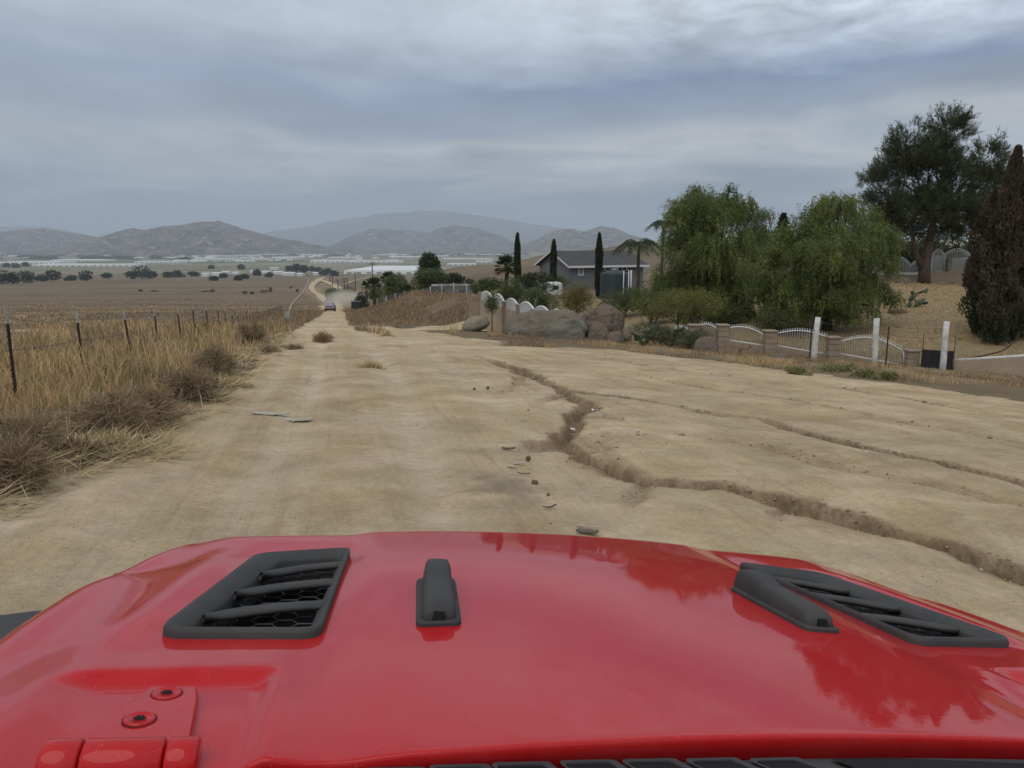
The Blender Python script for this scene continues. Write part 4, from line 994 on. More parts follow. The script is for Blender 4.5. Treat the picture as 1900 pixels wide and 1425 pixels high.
for fr, sag, lo in ((.90, .07, 0), (.60, .06, 0), (.30, .08, 0)):
    mb = MB(); pts = []
    for i in range(len(tops)-1):
        a = bases[i].lerp(tops[i], fr); b = bases[i+1].lerp(tops[i+1], fr); s = sag*rng.uniform(.5, 2.2)
        for k in range(8):
            t = k/8; p = a.lerp(b, t); p.z -= s*4*t*(1-t)*.5; pts.append(p)
            if i < 7:
                for e in range(3):
                    c = p.lerp(a.lerp(b, t+.125), e/3); o = Vector((rng.normal(), rng.normal(), rng.normal())).normalized()*.022
                    mb.tube([c-o, c+o], .0025, 3, False)
    mb.tube(pts, .0042, 4, False); mb.build('barbed_wire', WIRE, fence)

# stucco wall topped with white arches
aw = empty('arched_wall', on(940, 45), 0, 'tan garden wall topped with a row of white arched panels behind the boulders', 'wall')
ao = aw.location.copy()
bays = [((892, 54), (914.5, 50), 556, 563, 541), ((914.5, 50), (936.5, 46), 563, 572, 546), ((937.5, 46), (962.5, 43), 572, 578.5, 554.5), ((963, 43), (991, 40), 579, 585, 561), ((991.5, 40), (1020, 37.6), 585, 591, 569), ((1020, 37.6), (1050, 35.6), 591, 597, 575)]
for (xa, Ya), (xb, Yb), wa, wb_, arc in bays:
    A = W(xa, wa, Ya); B = W(xb, wb_, Yb); T = W((xa+xb)/2, arc, (Ya+Yb)/2); ga = gz(A.x, A.y)-.3; gb = gz(B.x, B.y)-.3
    dv = Vector((B.x-A.x, B.y-A.y, 0)); nv = Vector((-dv.y, dv.x, 0)).normalized()*.09
    q = MB(); q.add([Vector((A.x, A.y, ga))-nv-ao, Vector((B.x, B.y, gb))-nv-ao, B-nv-ao, A-nv-ao, Vector((A.x, A.y, ga))+nv-ao, Vector((B.x, B.y, gb))+nv-ao, B+nv-ao, A+nv-ao], [(0, 1, 2, 3), (5, 4, 7, 6), (3, 2, 6, 7), (1, 5, 6, 2), (4, 0, 3, 7)]); q.build('wall_bay', STUCCO, aw)
    rise = T.z-(A.z+B.z)/2; n = 14; top = []; bot = []
    for k in range(n+1):
        t = k/n; p = A.lerp(B, t); bot.append(p+Vector((0, 0, .02))); top.append(p+Vector((0, 0, (.02+rise*(.42+.58*math.sin(PI*t)**.8)))))
    nn = nv*.25; V = [p-nn-ao for p in bot]+[p-nn-ao for p in top]+[p+nn-ao for p in bot]+[p+nn-ao for p in top]; m = n+1
    F = [(k, k+1, m+k+1, m+k) for k in range(n)]+[(2*m+k+1, 2*m+k, 3*m+k, 3*m+k+1) for k in range(n)]+[(m+k, m+k+1, 3*m+k+1, 3*m+k) for k in range(n)]
    pn = MB().add(V, F).build('arched_panel', mat('pale_sheet', (.52, .53, .51), .7, var=.15, vs=2), aw)
    MB().tube([p-ao for p in top], .05, 6).build('arch_rim', WHITE, pn)
for x, Y, tp in ((893, 54, 543), (937, 46, 560), (963, 43, 566), (991, 40, 575), (1020, 37.6, 583), (1050, 35.6, 590)):
    T = W(x, tp, Y); g = gz(T.x, T.y)-.3; pl_ = empty('pillar'); pl_.parent = aw; n = 8; hh = (T.z-g)/n
    for k in range(n): MB().box(Vector((T.x, T.y, g+hh*(k+.5)))-ao, (.38-.01*(k % 2), .38-.01*(k % 2), hh-.012)).build('block', PINKBL, pl_)
    MB().box(Vector((T.x, T.y, T.z+.03))-ao, (.44, .44, .07)).build('cap', PINKBL, pl_)

# block wall with white pickets, right of the road
bw = empty('picket_wall', on(1440, 28.5), 0, 'low block wall with pillars carrying white picket panels below the pepper trees', 'wall'); bo = bw.location.copy()
def pw(px, py, Y): return W(px, py, Y)-bo
PIL = [(1288, 30.2, 604, 14), (1341, 29.6, 604, 15), (1429, 28.8, 615, 17), (1546, 28.0, 627, 19), (1692, 27.2, 651, 26)]
for x, Y, tp, wpx in PIL:
    T = pw(x, tp, Y); g = gz(T.x+bo.x, T.y+bo.y)-.25-bo.z; wd_ = .40; n = max(3, int((T.z-g)/.2)); hh = (T.z-g)/n
    pl_ = empty('pillar'); pl_.parent = bw
    for k in range(n): MB().box((T.x, T.y, g+hh*(k+.5)), (wd_+.012*((k*7) % 3-1), wd_, hh-.014)).build('block', BLOCK, pl_, bevel=.008)
    MB().box((T.x, T.y, T.z+.03), (wd_+.08, wd_+.08, .07)).build('cap', PINKBL, pl_, bevel=.02)
picket_me = None
def picket_panel(xa, Ya, xb, Yb, ra, rb, rc, ba, bb, n, tip=.06):
    global picket_me
    A0 = pw(xa, ba, Ya); B0 = pw(xb, bb, Yb); A1 = pw(xa, ra, Ya); B1 = pw(xb, rb, Yb); C1 = pw((xa+xb)/2, rc, (Ya+Yb)/2)
    rise = C1.z-(A1.z+B1.z)/2; tt = lambda t: A1.lerp(B1, t)+Vector((0, 0, rise*math.sin(PI*t)))
    rl = MB(); rl.tube([A0, B0], .022, 6); rl.tube([tt(k/12) for k in range(13)], .022, 6)
    for e in (0, 1): rl.tube([A0.lerp(B0, e), tt(e)], .02, 6)
    pn = rl.build('picket_panel', WHITE, bw)
    if picket_me is None:
        p = MB(); p.tube([(0, 0, 0), (0, 0, .95), (0, 0, .96), (0, 0, 1.0)], [.017, .017, .024, .003], 5); picket_me = p.mesh('picket', WHITE)
    for k in range(1, n):
        t = k/n; a = A0.lerp(B0, t); h = tt(t).z-a.z+.10
        o = link('picket', picket_me, pn, a); o.scale = (1, 1, h)
    # low wall under the panel, block by block
    for c in range(3):
        m = max(3, int((B0-A0).length/.40)); 
        for k in range(m):
            t = (k+.5+(.25 if c % 2 else -.25)*(0 < k < m-1))/m; p = A0.lerp(B0, t); dirv = (B0-A0); ang = math.atan2(dirv.y, dirv.x)
            o = MB().box((0, 0, 0), ((B0-A0).length/m-.012, .17+.006*((k+c) % 3), .188)); ob = o.build('block', BLOCK, bw, p+Vector((0, 0, -.13-.2*c)), (0, 0, ang)); 
picket_panel(1246, 30.8, 1283, 30.25, 612, 614, 606, 630, 634, 8)
picket_panel(1293, 30.15, 1334, 29.65, 606, 612, 601, 632, 638, 10)
picket_panel(1349, 29.5, 1421, 28.9, 608, 622, 607, 630, 641, 17)
picket_panel(1438, 28.75, 1536, 28.1, 619, 625, 613, 640, 657, 22)
picket_panel(1556, 27.95, 1677, 27.3, 634, 651, 626, 655, 677, 27)
# low end wall and black sheet
A = pw(1772, 669, 26.6); B = pw(1990, 655, 25.2); g = -1.1
ew = MB(); nv = Vector((-(B-A).y, (B-A).x, 0)).normalized()*.1
ew.add([A-nv+Vector((0, 0, g)), B-nv+Vector((0, 0, g)), B-nv, A-nv, A+nv+Vector((0, 0, g)), B+nv+Vector((0, 0, g)), B+nv, A+nv], [(0, 1, 2, 3), (5, 4, 7, 6), (3, 2, 6, 7), (1, 5, 6, 2), (4, 0, 3, 7)]); e_ = ew.build('end_wall', STUCCO, bw)
MB().tube([A+Vector((0, 0, .02)), B+Vector((0, 0, .02))], .055, 6).build('coping', WHITEW, e_)
sh = empty('black_sheet', on(1741, 26.7), 0, 'black sheet panel tied between thin steel rods beside the picket wall', 'panel')
so = sh.location; A = W(1712, 648, 26.8)-so; B = W(1771, 651, 26.4)-so
V = []; 
for k in range(13):
    p = A.lerp(B, k/12); o = .03*math.sin(k*1.7); V += [p+Vector((0, o, 0)), p+Vector((0, o*1.5, -.38)), p+Vector((0, o-.02, -.75))]
MB().add(V, [(k*3+j, (k+1)*3+j, (k+1)*3+j+1, k*3+j+1) for k in range(12) for j in (0, 1)], True).build('sheet', mat('black_tarp', (.022, .022, .024), .6), sh)
for p in (A, B): MB().tube([p+Vector((0, 0, -.9)), p+Vector((0, 0, .55))], .014, 5).build('rod', RUST, sh)

# white wooden posts and their wire
wf = empty('wire_fence', on(1625, 26.8), 0, 'three stout white wooden posts strung with wire in front of the picket wall', 'fence'); wo_ = wf.location.copy()
tp_ = []
for xb, yb_, xt, yt, Y in ((1508, 678, 1518, 588, 27.3), (1622, 682, 1627, 590, 26.7), (1748, 692, 1757, 596, 26.0)):
    b = W(xb, yb_, Y)-wo_; t_ = W(xt, yt, Y)-wo_; b.z = gz(b.x+wo_.x, b.y+wo_.y)-wo_.z-.2
    p = MB(); wood(p, [b, b.lerp(t_, .3)+Vector((.006, 0, 0)), b.lerp(t_, .7)+Vector((-.008, 0, 0)), t_], .105, .092, 14); p.build('post', WHITEW, wf); tp_.append((b, t_))
for f_ in (.55, .75, .92):
    m = MB()
    for i in range(2):
        a = tp_[i][0].lerp(tp_[i][1], f_); c = tp_[i+1][0].lerp(tp_[i+1][1], f_-.04); m.tube([a.lerp(c, k/8)-Vector((0, 0, .22*(k/8)*(1-k/8)*4*.5)) for k in range(9)], .005, 4, False)
    m.build('wire', WIRE, wf)
for n_, (x, yt, yb_, Y, lab) in enumerate(((1502, 580, 668, 27.8, 'thin rusty steel stake beside the leaning white post'), (1643, 606, 680, 26.9, 'thin rusty steel stake in front of the curved picket panel'))):
    b = W(x, yb_, Y); t_ = W(x+2, yt, Y); b.z = gz(b.x, b.y)-.2; m = MB(); m.box((0, 0, (t_.z-b.z)/2), (.05, .008, t_.z-b.z)); m.box((.02, .02, (t_.z-b.z)/2), (.008, .05, t_.z-b.z))
    tag(m.build('steel_stake', RUST, None, b), lab, 'stake')

# terrace wall with white arched rail on the bank
tw_ = empty('terrace_wall', on(1760, 50), 0, 'tan retaining wall with white arched railing on top of the bank', 'wall'); to = tw_.location.copy()
def tq(px, py, Y=50): return W(px, py, Y)-to
def slab(name, xa, xb, ta, tb, Y, mt, thick=.2, parent=None, bot=None):
    A = tq(xa, ta, Y); B = tq(xb, tb, Y); ga = (gz(A.x+to.x, Y)-.3-to.z) if bot is None else tq(xa, bot, Y).z; gb = (gz(B.x+to.x, Y)-.3-to.z) if bot is None else tq(xb, bot, Y).z; n = Vector((0, thick/2, 0))
    return MB().add([Vector((A.x, A.y, ga))-n, Vector((B.x, B.y, gb))-n, B-n, A-n, Vector((A.x, A.y, ga))+n, Vector((B.x, B.y, gb))+n, B+n, A+n], [(0, 1, 2, 3), (5, 4, 7, 6), (3, 2, 6, 7), (1, 5, 6, 2), (4, 0, 3, 7)]).build(name, mt, parent or tw_)
slab('wall_bay', 1560, 1715, 505, 508, 50, STUCCO); slab('wall_bay', 1716, 1757.5, 503, 503, 50, STUCCO, .22); slab('wall_bay', 1758, 2000, 498, 498, 50.05, STUCCO, .24)
slab('coping', 1560, 1715, 504, 506, 49.98, WHITE, .3, None, 509)
def arch_rail(xa, xb, ya, yc, yb_, bot_a, bot_b, n, Y=50.0, mid=True):
    A = tq(xa, ya, Y); B = tq(xb, yb_, Y); C = tq((xa+xb)/2, yc, Y); r_ = C.z-(A.z+B.z)/2; f = lambda t: A.lerp(B, t)+Vector((0, 0, r_*math.sin(PI*t)))
    m = MB(); m.tube([f(k/12) for k in range(13)], .035, 5); m.tube([f(k/12)-Vector((0, 0, .13)) for k in range(13)], .022, 5)
    b0_ = tq(xa, bot_a, Y); b1_ = tq(xb, bot_b, Y); m.tube([b0_, b1_], .03, 5)
    for k in range(n+1): t = k/n; m.tube([b0_.lerp(b1_, t), f(t)], .017 if 0 < k < n else .035, 4)
    m.build('railing', WHITE, tw_)
arch_rail(1618, 1651, 490, 481, 490, 504, 505, 11); arch_rail(1651, 1690, 490, 477, 491, 505, 506, 14); arch_rail(1690, 1728, 491, 478, 491, 506, 504, 13)
arch_rail(1729, 1752, 472, 462, 471, 502, 503, 8, 50.05); arch_rail(1752, 1800, 471, 461, 471, 500, 498, 16, 50.6); arch_rail(1800, 1850, 471, 461, 471, 498, 498, 16, 50.6)
slab('white_panel', 1729, 1756, 473, 474, 50.2, mat('pale_sheet', (1, 1, 1)), .05, None, 502); slab('white_panel', 1768, 1830, 479, 473, 50.7, MATS['pale_sheet'], .05, None, 498)
slab('pillar', 1758, 1765, 479, 479, 49.9, PINKBL, .3, None, 500)
ps = empty('lamp_pillar', W(1806, 464, 58)-Vector((0, 0, 1.0)), 0, 'slim pale column standing behind the terrace railing', 'column')
MB().box((0, 0, .9), (.26, .26, 2.3)).build('shaft', WHITEW, ps); MB().box((0, 0, 1.02), (.38, .38, .14)).build('collar', WHITEW, ps)

# grey house
HWALL = mat('grey_siding', (.165, .165, .165), .8, var=.1, vs=.6); HROOF = mat('dark_shingles', (.085, .082, .082), .9, var=.35, vs=3); HTRIM = mat('white_trim', (.62, .62, .62), .6)
GLASS = mat('dark_window_glass', (.03, .035, .04), .08, spec=.6)
hs = empty('grey_house', (0, 0, 0), 0, 'single storey grey house with dark gable roof and white trim', 'house')
K = W(1057.5, 490, 80); E2 = W(1250, 484.5, 86); G0 = W(1037, 488, 85.5)
ex = Vector((E2.x-K.x, E2.y-K.y, 0)).normalized(); ln = 9.2; ey = Vector((-ex.y, ex.x, 0)); dp = 6.4
hs.location = (K.x, K.y, K.z); hs.rotation_euler = (0, 0, math.atan2(ex.y, ex.x)); zb = min(gz(K.x, K.y), gz(K.x+ln, K.y+4))-K.z-.3
m = MB(); m.box((ln/2, dp/2, zb/2), (ln, dp, -zb)); m.build('wall', HWALL, hs)
rz = 1.35; m = MB(); m.add([(0, 0, 0), (0, dp, 0), (0, dp/2, rz-.1), (ln, 0, 0), (ln, dp, 0), (ln, dp/2, rz-.1)], [(0, 2, 1), (3, 4, 5)]); m.build('gable', HWALL, hs)
ov = .45; m = MB()
m.add([(-ov, -ov, -.18), (ln+ov, -ov, -.18), (ln+ov, dp/2, rz), (-ov, dp/2, rz), (-ov, dp+ov, -.18), (ln+ov, dp+ov, -.18), (-ov, -ov, -.30), (ln+ov, -ov, -.30), (ln+ov, dp/2, rz-.12), (-ov, dp/2, rz-.12), (-ov, dp+ov, -.30), (ln+ov, dp+ov, -.30)],
      [(0, 1, 2, 3), (3, 2, 5, 4), (6, 9, 8, 7), (9, 10, 11, 8), (4, 5, 11, 10)]); rf = m.build('roof', HROOF, hs)
m = MB(); m.box((ln/2, -ov-.03, -.25), (ln+2*ov, .05, .22))
m.add([(-ov-.02, -ov-.06, -.36), (-ov-.02, dp/2, rz-.14), (-ov-.02, dp/2, rz+.06), (-ov-.02, -ov-.06, -.14), (-ov-.02, dp+ov, -.36), (-ov-.02, dp+ov, -.14)], [(0, 1, 2, 3), (1, 4, 5, 2)]); m.build('fascia', HTRIM, rf)
for x in (4.2, 7.6): MB().tube([(x, 1.6, .4), (x, 1.6, .95)], .06, 6).build('vent_pipe', HROOF, rf)
pxm = FPX/81.5
for x0, x1, y0, y1 in ((1076, 1085, 495, 506), (1116, 1132, 494, 504), (1161, 1181, 493, 506)):
    a = (x0-1057.5)/pxm; b = (x1-1057.5)/pxm; z1 = -(y0-489.5)/pxm-.0; z0 = -(y1-489.5)/pxm-.15; w = MB()
    for cx, cz, sx_, sz_ in (((a+b)/2, z1, b-a+.2, .12), ((a+b)/2, z0, b-a+.2, .12), (a, (z0+z1)/2, .12, z1-z0), (b, (z0+z1)/2, .12, z1-z0), ((a+b)/2, (z0+z1)/2, .07, z1-z0)): w.box((cx, -.04, cz), (sx_, .08, sz_))
    wi = w.build('window', HTRIM, hs); MB().box(((a+b)/2, -.005, (z0+z1)/2), (b-a, .05, z1-z0)).build('pane', GLASS, wi)
# trailer
tr_ = empty('white_trailer', on(1003, 66), math.radians(6), 'low white travel trailer half hidden behind the cypresses', 'trailer')
T = W(1003, 521, 66).z-tr_.location.z
m = MB(); m.box((0, 0, T-.65), (3.4, 2.2, 1.1)); tb = m.build('body', mat('off_white_sheet', (.6, .6, .57), .5, var=.15, vs=2), tr_, bevel=.12)
for x in (-1.0, .1, 1.1): MB().box((x, -1.11, T-.5), (.5, .03, .32)).build('window', GLASS, tr_)
MB().box((-.6, 0, T-.02), (.6, .6, .2)).build('roof_vent', HTRIM, tr_, bevel=.05)
for x in (-.8, .8): MB().tube([(x, -1.0, .3), (x, -.8, .3)], .32, 14).build('wheel', RUB, tr_)
# water tank and its pipes
tk_ = on(1139, 60); tk = empty('water_tank', tk_, 0, 'dark green plastic water tank with domed lid beside the grey house', 'tank'); top = W(1139, 508, 60).z-tk_.z
m = MB(); pr = [(1.08, -.4)]
for k in range(9): z = top*k/8; pr += [(1.10, z-.02), (1.075, z+.03)]
pr += [(1.0, top+.10), (.5, top+.24), (.24, top+.28), (.24, top+.36), (.10, top+.38)]; m.lathe(pr, 32); m.build('shell', mat('dark_green_plastic', (.026, .040, .040), .5), tk)
MB().lathe([(.27, top+.28), (.27, top+.38), (.1, top+.42)], 16).build('lid', mat('grey_lid', (.25, .26, .27), .5), tk)
for x, d in ((.55, -1.16), (.95, -1.0), (1.18, -.6), (1.26, -.3)): MB().tube([(x, d, -.3), (x, d, top+.3)], .035, 6).build('pipe', WHITE, tk)
rk = empty('tank_canopy', on(1150, 62.5), 0, 'small dark flat canopy roof behind the water tank', 'canopy'); z = W(1145, 503, 62.5).z-rk.location.z
MB().box((-.3, 0, z), (2.2, 1.6, .10)).build('roof', DARK, rk)
for x in (-1.3, .75): MB().tube([(x, .6, -.3), (x, .6, z)], .05, 6).build('post', HTRIM, rk)

# concrete drainage wall beside the lower road, and the small sign
cwp = [gp(*p) for p in ((492, 597), (528, 593), (541, 566), (549, 556), (560, 545), (568, 532), (573, 517))]
cwl = empty('drainage_wall', (cwp[1][0], cwp[1][1], gz(*cwp[1])), 0, 'pale concrete drainage wall winding beside the lower dirt road', 'wall'); co = cwl.location.copy()
CONC = mat('pale_concrete', (.48, .43, .35), .9, var=.2, vs=.6)
sp = smooth_line(cwp, 6)
for a, b in zip(sp[:-1], sp[1:]):
    A = Vector((*a, gz(*a)))-co; B = Vector((*b, gz(*b)))-co; hh = .22+.0006*a[1]; d = (B-A); nv = Vector((-d.y, d.x, 0)).normalized()*(.08+.0003*a[1])
    V = [A-nv-Vector((0, 0, .4)), B-nv-Vector((0, 0, .4)), B-nv+Vector((0, 0, hh)), A-nv+Vector((0, 0, hh)), A+nv-Vector((0, 0, .4)), B+nv-Vector((0, 0, .4)), B+nv+Vector((0, 0, hh)), A+nv+Vector((0, 0, hh))]
    MB().add(V, [(0, 1, 2, 3), (5, 4, 7, 6), (3, 2, 6, 7), (1, 5, 6, 2), (4, 0, 3, 7)]).build('wall_segment', CONC, cwl)
sg_ = onp(534, 601); sgn = empty('road_sign', sg_, 0, 'small weathered white square sign on a post at the fence end', 'sign'); Ys = sg_.y; t_ = W(534, 577, Ys).z-sg_.z; s_ = 10*Ys/FPX
MB().box((0, 0, t_-s_*.6), (s_, .02, s_*1.15)).build('sign_face', mat('dull_white_sign', (.42, .41, .40), .6, col2=(.22, .21, .21), vs=3.5/s_), sgn)
for x in (-.3, .3): MB().box((x*s_, .03, (t_-.1)/2-.15), (.05, .04, t_+.2)).build('leg', GREYW, sgn)

# utility poles
POLE = mat('creosote_pole', (.10, .075, .055), .9, var=.3, vs=3)
for x, Y, h, arms, lab in ((693, 185, 10.6, 1, 'tall wooden utility pole rising above the fan palms'), (661, 240, 10.6, 1, 'wooden utility pole beside the dark parked trailer'), (640, 330, 10.2, 2, 'wooden utility pole with double crossarms beyond the roadside bushes'),
                           (628, 440, 10.2, 2, 'shorter looking wooden utility pole past the double armed one'), (645, 700, 11, 1, 'distant wooden utility pole at the pale warehouse roof'), (617, 900, 11, 1, 'distant wooden utility pole where the road vanishes'), (612, 1100, 11, 1, 'farthest utility pole on the valley edge')):
    p = on(x, Y); u_ = empty('utility_pole', p, 0, lab, 'utility pole'); k = max(1, Y/240)
    m = MB(); wood(m, [Vector((0, 0, -.5)), Vector((0, 0, h/2)), Vector((0, 0, h))], .16*k, .12*k, 8); m.build('pole', POLE, u_)
    for a in range(arms): MB().box((0, 0, h-.5-1.1*a), (2.4, .12*k, .13*k)).build('crossarm', POLE, u_)
    m = MB()
    for q in (-1.05, -.5, .5, 1.05): m.lathe([(.04*k, 0), (.06*k, .08*k), (.03*k, .16*k)], 6, (q, 0, h-.42))
    m.build('insulators', GREYW, u_)

# ------------------------------------------------------------------ boulders and debris
def rock_mat(name, c1, c2, crack=.5):
    m = bpy.data.materials.new(name); m.use_nodes = True; t = m.node_tree; b = t.nodes['Principled BSDF']; b.inputs['Roughness'].default_value = .95; b.inputs['Specular IOR Level'].default_value = .15
    tc = N(t, 'ShaderNodeTexCoord')
    def ns(s, d=7, r=.65): n = N(t, 'ShaderNodeTexNoise', inp={'Scale': s, 'Detail': float(d), 'Roughness': r}); L(t, tc, 'Object', n, 'Vector'); return n
    x = N(t, 'ShaderNodeMix', data_type='RGBA'); x.inputs[6].default_value = (*c1, 1); x.inputs[7].default_value = (*c2, 1)
    r = N(t, 'ShaderNodeMapRange', inp={1: .38, 2: .62}); L(t, ns(.55), 0, r, 0); L(t, r, 0, x, 0)
    y = N(t, 'ShaderNodeMix', data_type='RGBA'); y.inputs[7].default_value = (*[k*.55 for k in c1], 1); L(t, x, 2, y, 6)
    r2 = N(t, 'ShaderNodeMapRange', inp={1: .52, 2: .72, 4: .8}); L(t, ns(14, 4), 0, r2, 0); L(t, r2, 0, y, 0)
    L(t, y, 2, b, 'Base Color')
    bp = N(t, 'ShaderNodeBump', inp={'Strength': .9, 'Distance': .12}); L(t, ns(5, 8), 0, bp, 'Height'); L(t, bp, 0, b, 'Normal'); return m
GRAN = rock_mat('grey_granite', (.165, .13, .10), (.225, .215, .17)); GRAND = rock_mat('dark_granite', (.15, .115, .09), (.20, .165, .13)); REDR = rock_mat('reddish_rock', (.19, .12, .085), (.13, .085, .065)); TANR = rock_mat('tan_granite', (.30, .245, .18), (.22, .19, .14))
def rock(name, px0, px1, pyt, pyb, Y, mt, seed, label, dep=.8, shape=None, rough=.12, tilt=0, cat='boulder', sink=.12, crack=0, n=(56, 36), ex_=.8):
    Pb = W((px0+px1)/2, pyb, Y); w = (px1-px0)*Y/FPX; h = (pyb-pyt)*Y/FPX; z0 = Pb.z-sink*h
    nu, nv = n; U, V_ = np.meshgrid(np.linspace(0, 2*PI, nu, endpoint=False), np.linspace(-PI/2, PI/2, nv))
    e = ex_; sg = lambda a: np.sign(a)*np.abs(a)**e
    x = sg(np.cos(V_))*sg(np.cos(U)); y = sg(np.cos(V_))*sg(np.sin(U)); z = sg(np.sin(V_))
    s = seed*3.7; nz = (fbm(x*1.3+s, y*1.3+z*1.1+s, 5)+fbm(z*1.5+s, x*1.2-y+s, 5))*rough
    nz += rough*.55*fbm(x*4+s, y*4+z*4.5, 4, .6)
    if crack:
        f = np.abs(fbm(x*1.6+s+3, z*1.9+y+s, 3)); nz -= crack*(1-sst(f, 0, .09))
    k = 1+nz; x, y, z = x*k, y*k, z*k
    if shape is not None: z = np.where(z > 0, z*np.interp(x, [p[0] for p in shape], [p[1] for p in shape]), z)
    z = np.where(z < 0, z*.55, z)
    X = x*w/2; Yy = y*w/2*dep; Z = h*sink+z*h*(1-sink)
    if tilt: X, Z = X*math.cos(tilt)-Z*math.sin(tilt), X*math.sin(tilt)+Z*math.cos(tilt)
    I = np.arange(nu*nv).reshape(nv, nu); F = np.stack([I[:-1], np.roll(I, -1, 1)[:-1], np.roll(I, -1, 1)[1:], I[1:]], -1).reshape(-1, 4)
    o = link(name, mesh_np(name, np.stack([X, Yy, Z], -1).reshape(-1, 3), F, mt, True), None, (Pb.x, Y, z0)); return tag(o, label, cat)
rock('boulder', 934, 1094, 570, 630, 33, GRAN, 1, 'huge smooth grey boulder lying beside the dirt road', .65, [(-1, .78), (-.8, .9), (-.4, 1.0), (.2, 1.08), (.6, 1.06), (1, .82)], .10, n=(110, 70), ex_=.52)
rock('boulder', 1076, 1158, 562, 628, 34.2, GRAND, 4, 'dark cracked boulder leaning against the huge smooth one', .8, [(-1, .95), (0, 1.08), (1, .85)], .15, crack=.12, n=(90, 60), ex_=.55)
rock('boulder', 1090, 1130, 596, 627, 32.2, GRAND, 9, 'small wedge rock in front of the cracked boulder', .8, None, .2)
rock('boulder', 1124, 1158, 612, 636, 31.5, GRAND, 12, 'low brown rock at the foot of the cracked boulder', .8, None, .18)
rock('boulder', 857, 911, 583, 605, 45, TANR, 15, 'smooth egg shaped tan boulder tilted on the bank', .8, None, .05, tilt=.30, ex_=1.0)
rock('boulder', 1286, 1332, 622, 653, 28.9, GRAND, 18, 'dark rounded boulder beside the first wall pillar', .8, None, .12)
rock('boulder', 1418, 1471, 652, 676, 27.2, GRAND, 21, 'low flat topped boulder in front of the picket wall', .8, [(-1, .6), (-.3, .9), (.5, 1.1), (1, .9)], .14)
rock('boulder', 1643, 1684, 571, 590, 37.5, REDR, 24, 'reddish brown rock half buried in the dry bank', .8, None, .16)
rock('boulder', 1660, 1690, 514, 527, 47, GRAND, 27, 'dark flat rock at the foot of the terrace wall', .7, None, .16)
rock('boulder', 1155, 1172, 600, 622, 31.6, TANR, 33, 'pale stub of stone right of the cracked boulder', .8, None, .1)
for i, (x, y, w, h, lab) in enumerate(((675, 605, 10, 5, 'pale flat rock slab on the road edge below the brush bank'), (684, 603, 9, 5, 'pale cracked rock lying at the brush bank foot'), (693, 605, 7, 4, 'small pale rock beside the cracked one'), (806, 582, 13, 5, 'pale rock poking out of the brown brush bank'),
                                       (461, 573, 10, 5, 'pale rock alone in the brown field past the fence'), (672, 558, 14, 7, 'grey rubble rock beside the dark roadside trailer'))):
    p = gp(x, y); rock('stone', x-w/2, x+w/2, y-h, y, float(p[1]), TANR, 40+i, lab, .8, None, .2, cat='stone', n=(20, 14))
for i, (x, y, s, lab) in enumerate(((880, 722, .045, 'small dark stone on the sandy track beside its twin'), (905, 720, .055, 'dark lump of stone on the sandy track'), (980, 851, .05, 'brown stone beside the torn pale boards'), (992, 898, .055, 'brown stone beside the grey ash patch'),
                                    (1017, 919, .03, 'small brown pebble below the ash patch'), (1022, 974, .025, 'tiny brown pebble above the hood edge'), (980, 761, .03, 'small stone on the slope left of the gully'))):
    p = onp(x, y); d = s*FPX/p.y*1.0; rock('stone', x-d/2, x+d/2, y-d*.7, y, p.y, REDR, 60+i, lab, .9, None, .25, cat='stone', n=(18, 12))
def board(px, py, ln, wd_, rz, label, mt, th=.012, curl=.0, name='wood_board', tilt=0, wave=0.0):
    p = onp(px, py); n = 14; V = []
    rr = np.random.default_rng(int(px))
    for i in range(n+1):
        t = i/n-.5; jag = rr.normal()*.06*wd_
        for y, z in ((-.5, 0), (.5, 0), (.5, th), (-.5, th)): V.append((t*ln+(rr.normal()*.02*ln if i in (0, n) else 0), y*wd_*(1-.25*abs(t))+jag, z+curl*4*t*t+wave*math.sin(i*2.1)+.014))
    F = [(i*4+j, i*4+(j+1) % 4, (i+1)*4+(j+1) % 4, (i+1)*4+j) for i in range(n) for j in range(4)]+[(3, 2, 1, 0), (n*4, n*4+1, n*4+2, n*4+3)]
    o = MB().add(V, F).build(name, mt, None, p, (tilt, 0, rz)); return tag(o, label, 'board')
PALEW = mat('pale_weathered_board', (.46, .41, .33), .9, var=.3, vs=10); DKW = mat('dark_board', (.16, .125, .09), .9, var=.4, vs=12)
board(503, 771, .52, .13, -.18, 'pale warped sheet lying flat on the road left half', PALEW, .010, .02, wave=.004); board(545, 776, .48, .15, -.25, 'pale warped sheet overlapping beside the first one', PALEW, .010, .02, wave=.004)
board(1090, 994, .15, .055, -.30, 'dark broken board in front of the hood', DKW, .012, .006); board(1092, 983, .17, .014, -.35, 'thin pale stick above the broken board', PALEW, .008)
board(944, 832, .15, .05, 0.0, 'dark bark scrap on the gully edge', DKW, .012, .01); board(963, 861, .11, .035, .1, 'small pale board scrap beside the ash patch', PALEW, .008); board(950, 866, .09, .03, -.3, 'tiny pale wood scrap left of the board scrap', PALEW, .008)
board(972, 880, .12, .016, -.2, 'thin dark twig beside the ash patch', DKW, .008, .01); board(1020, 945, .12, .018, .5, 'thin crooked twig on sand ahead of the hood', DKW, .008, .012)
PAPER = mat('white_paper', (.75, .74, .72), .8)
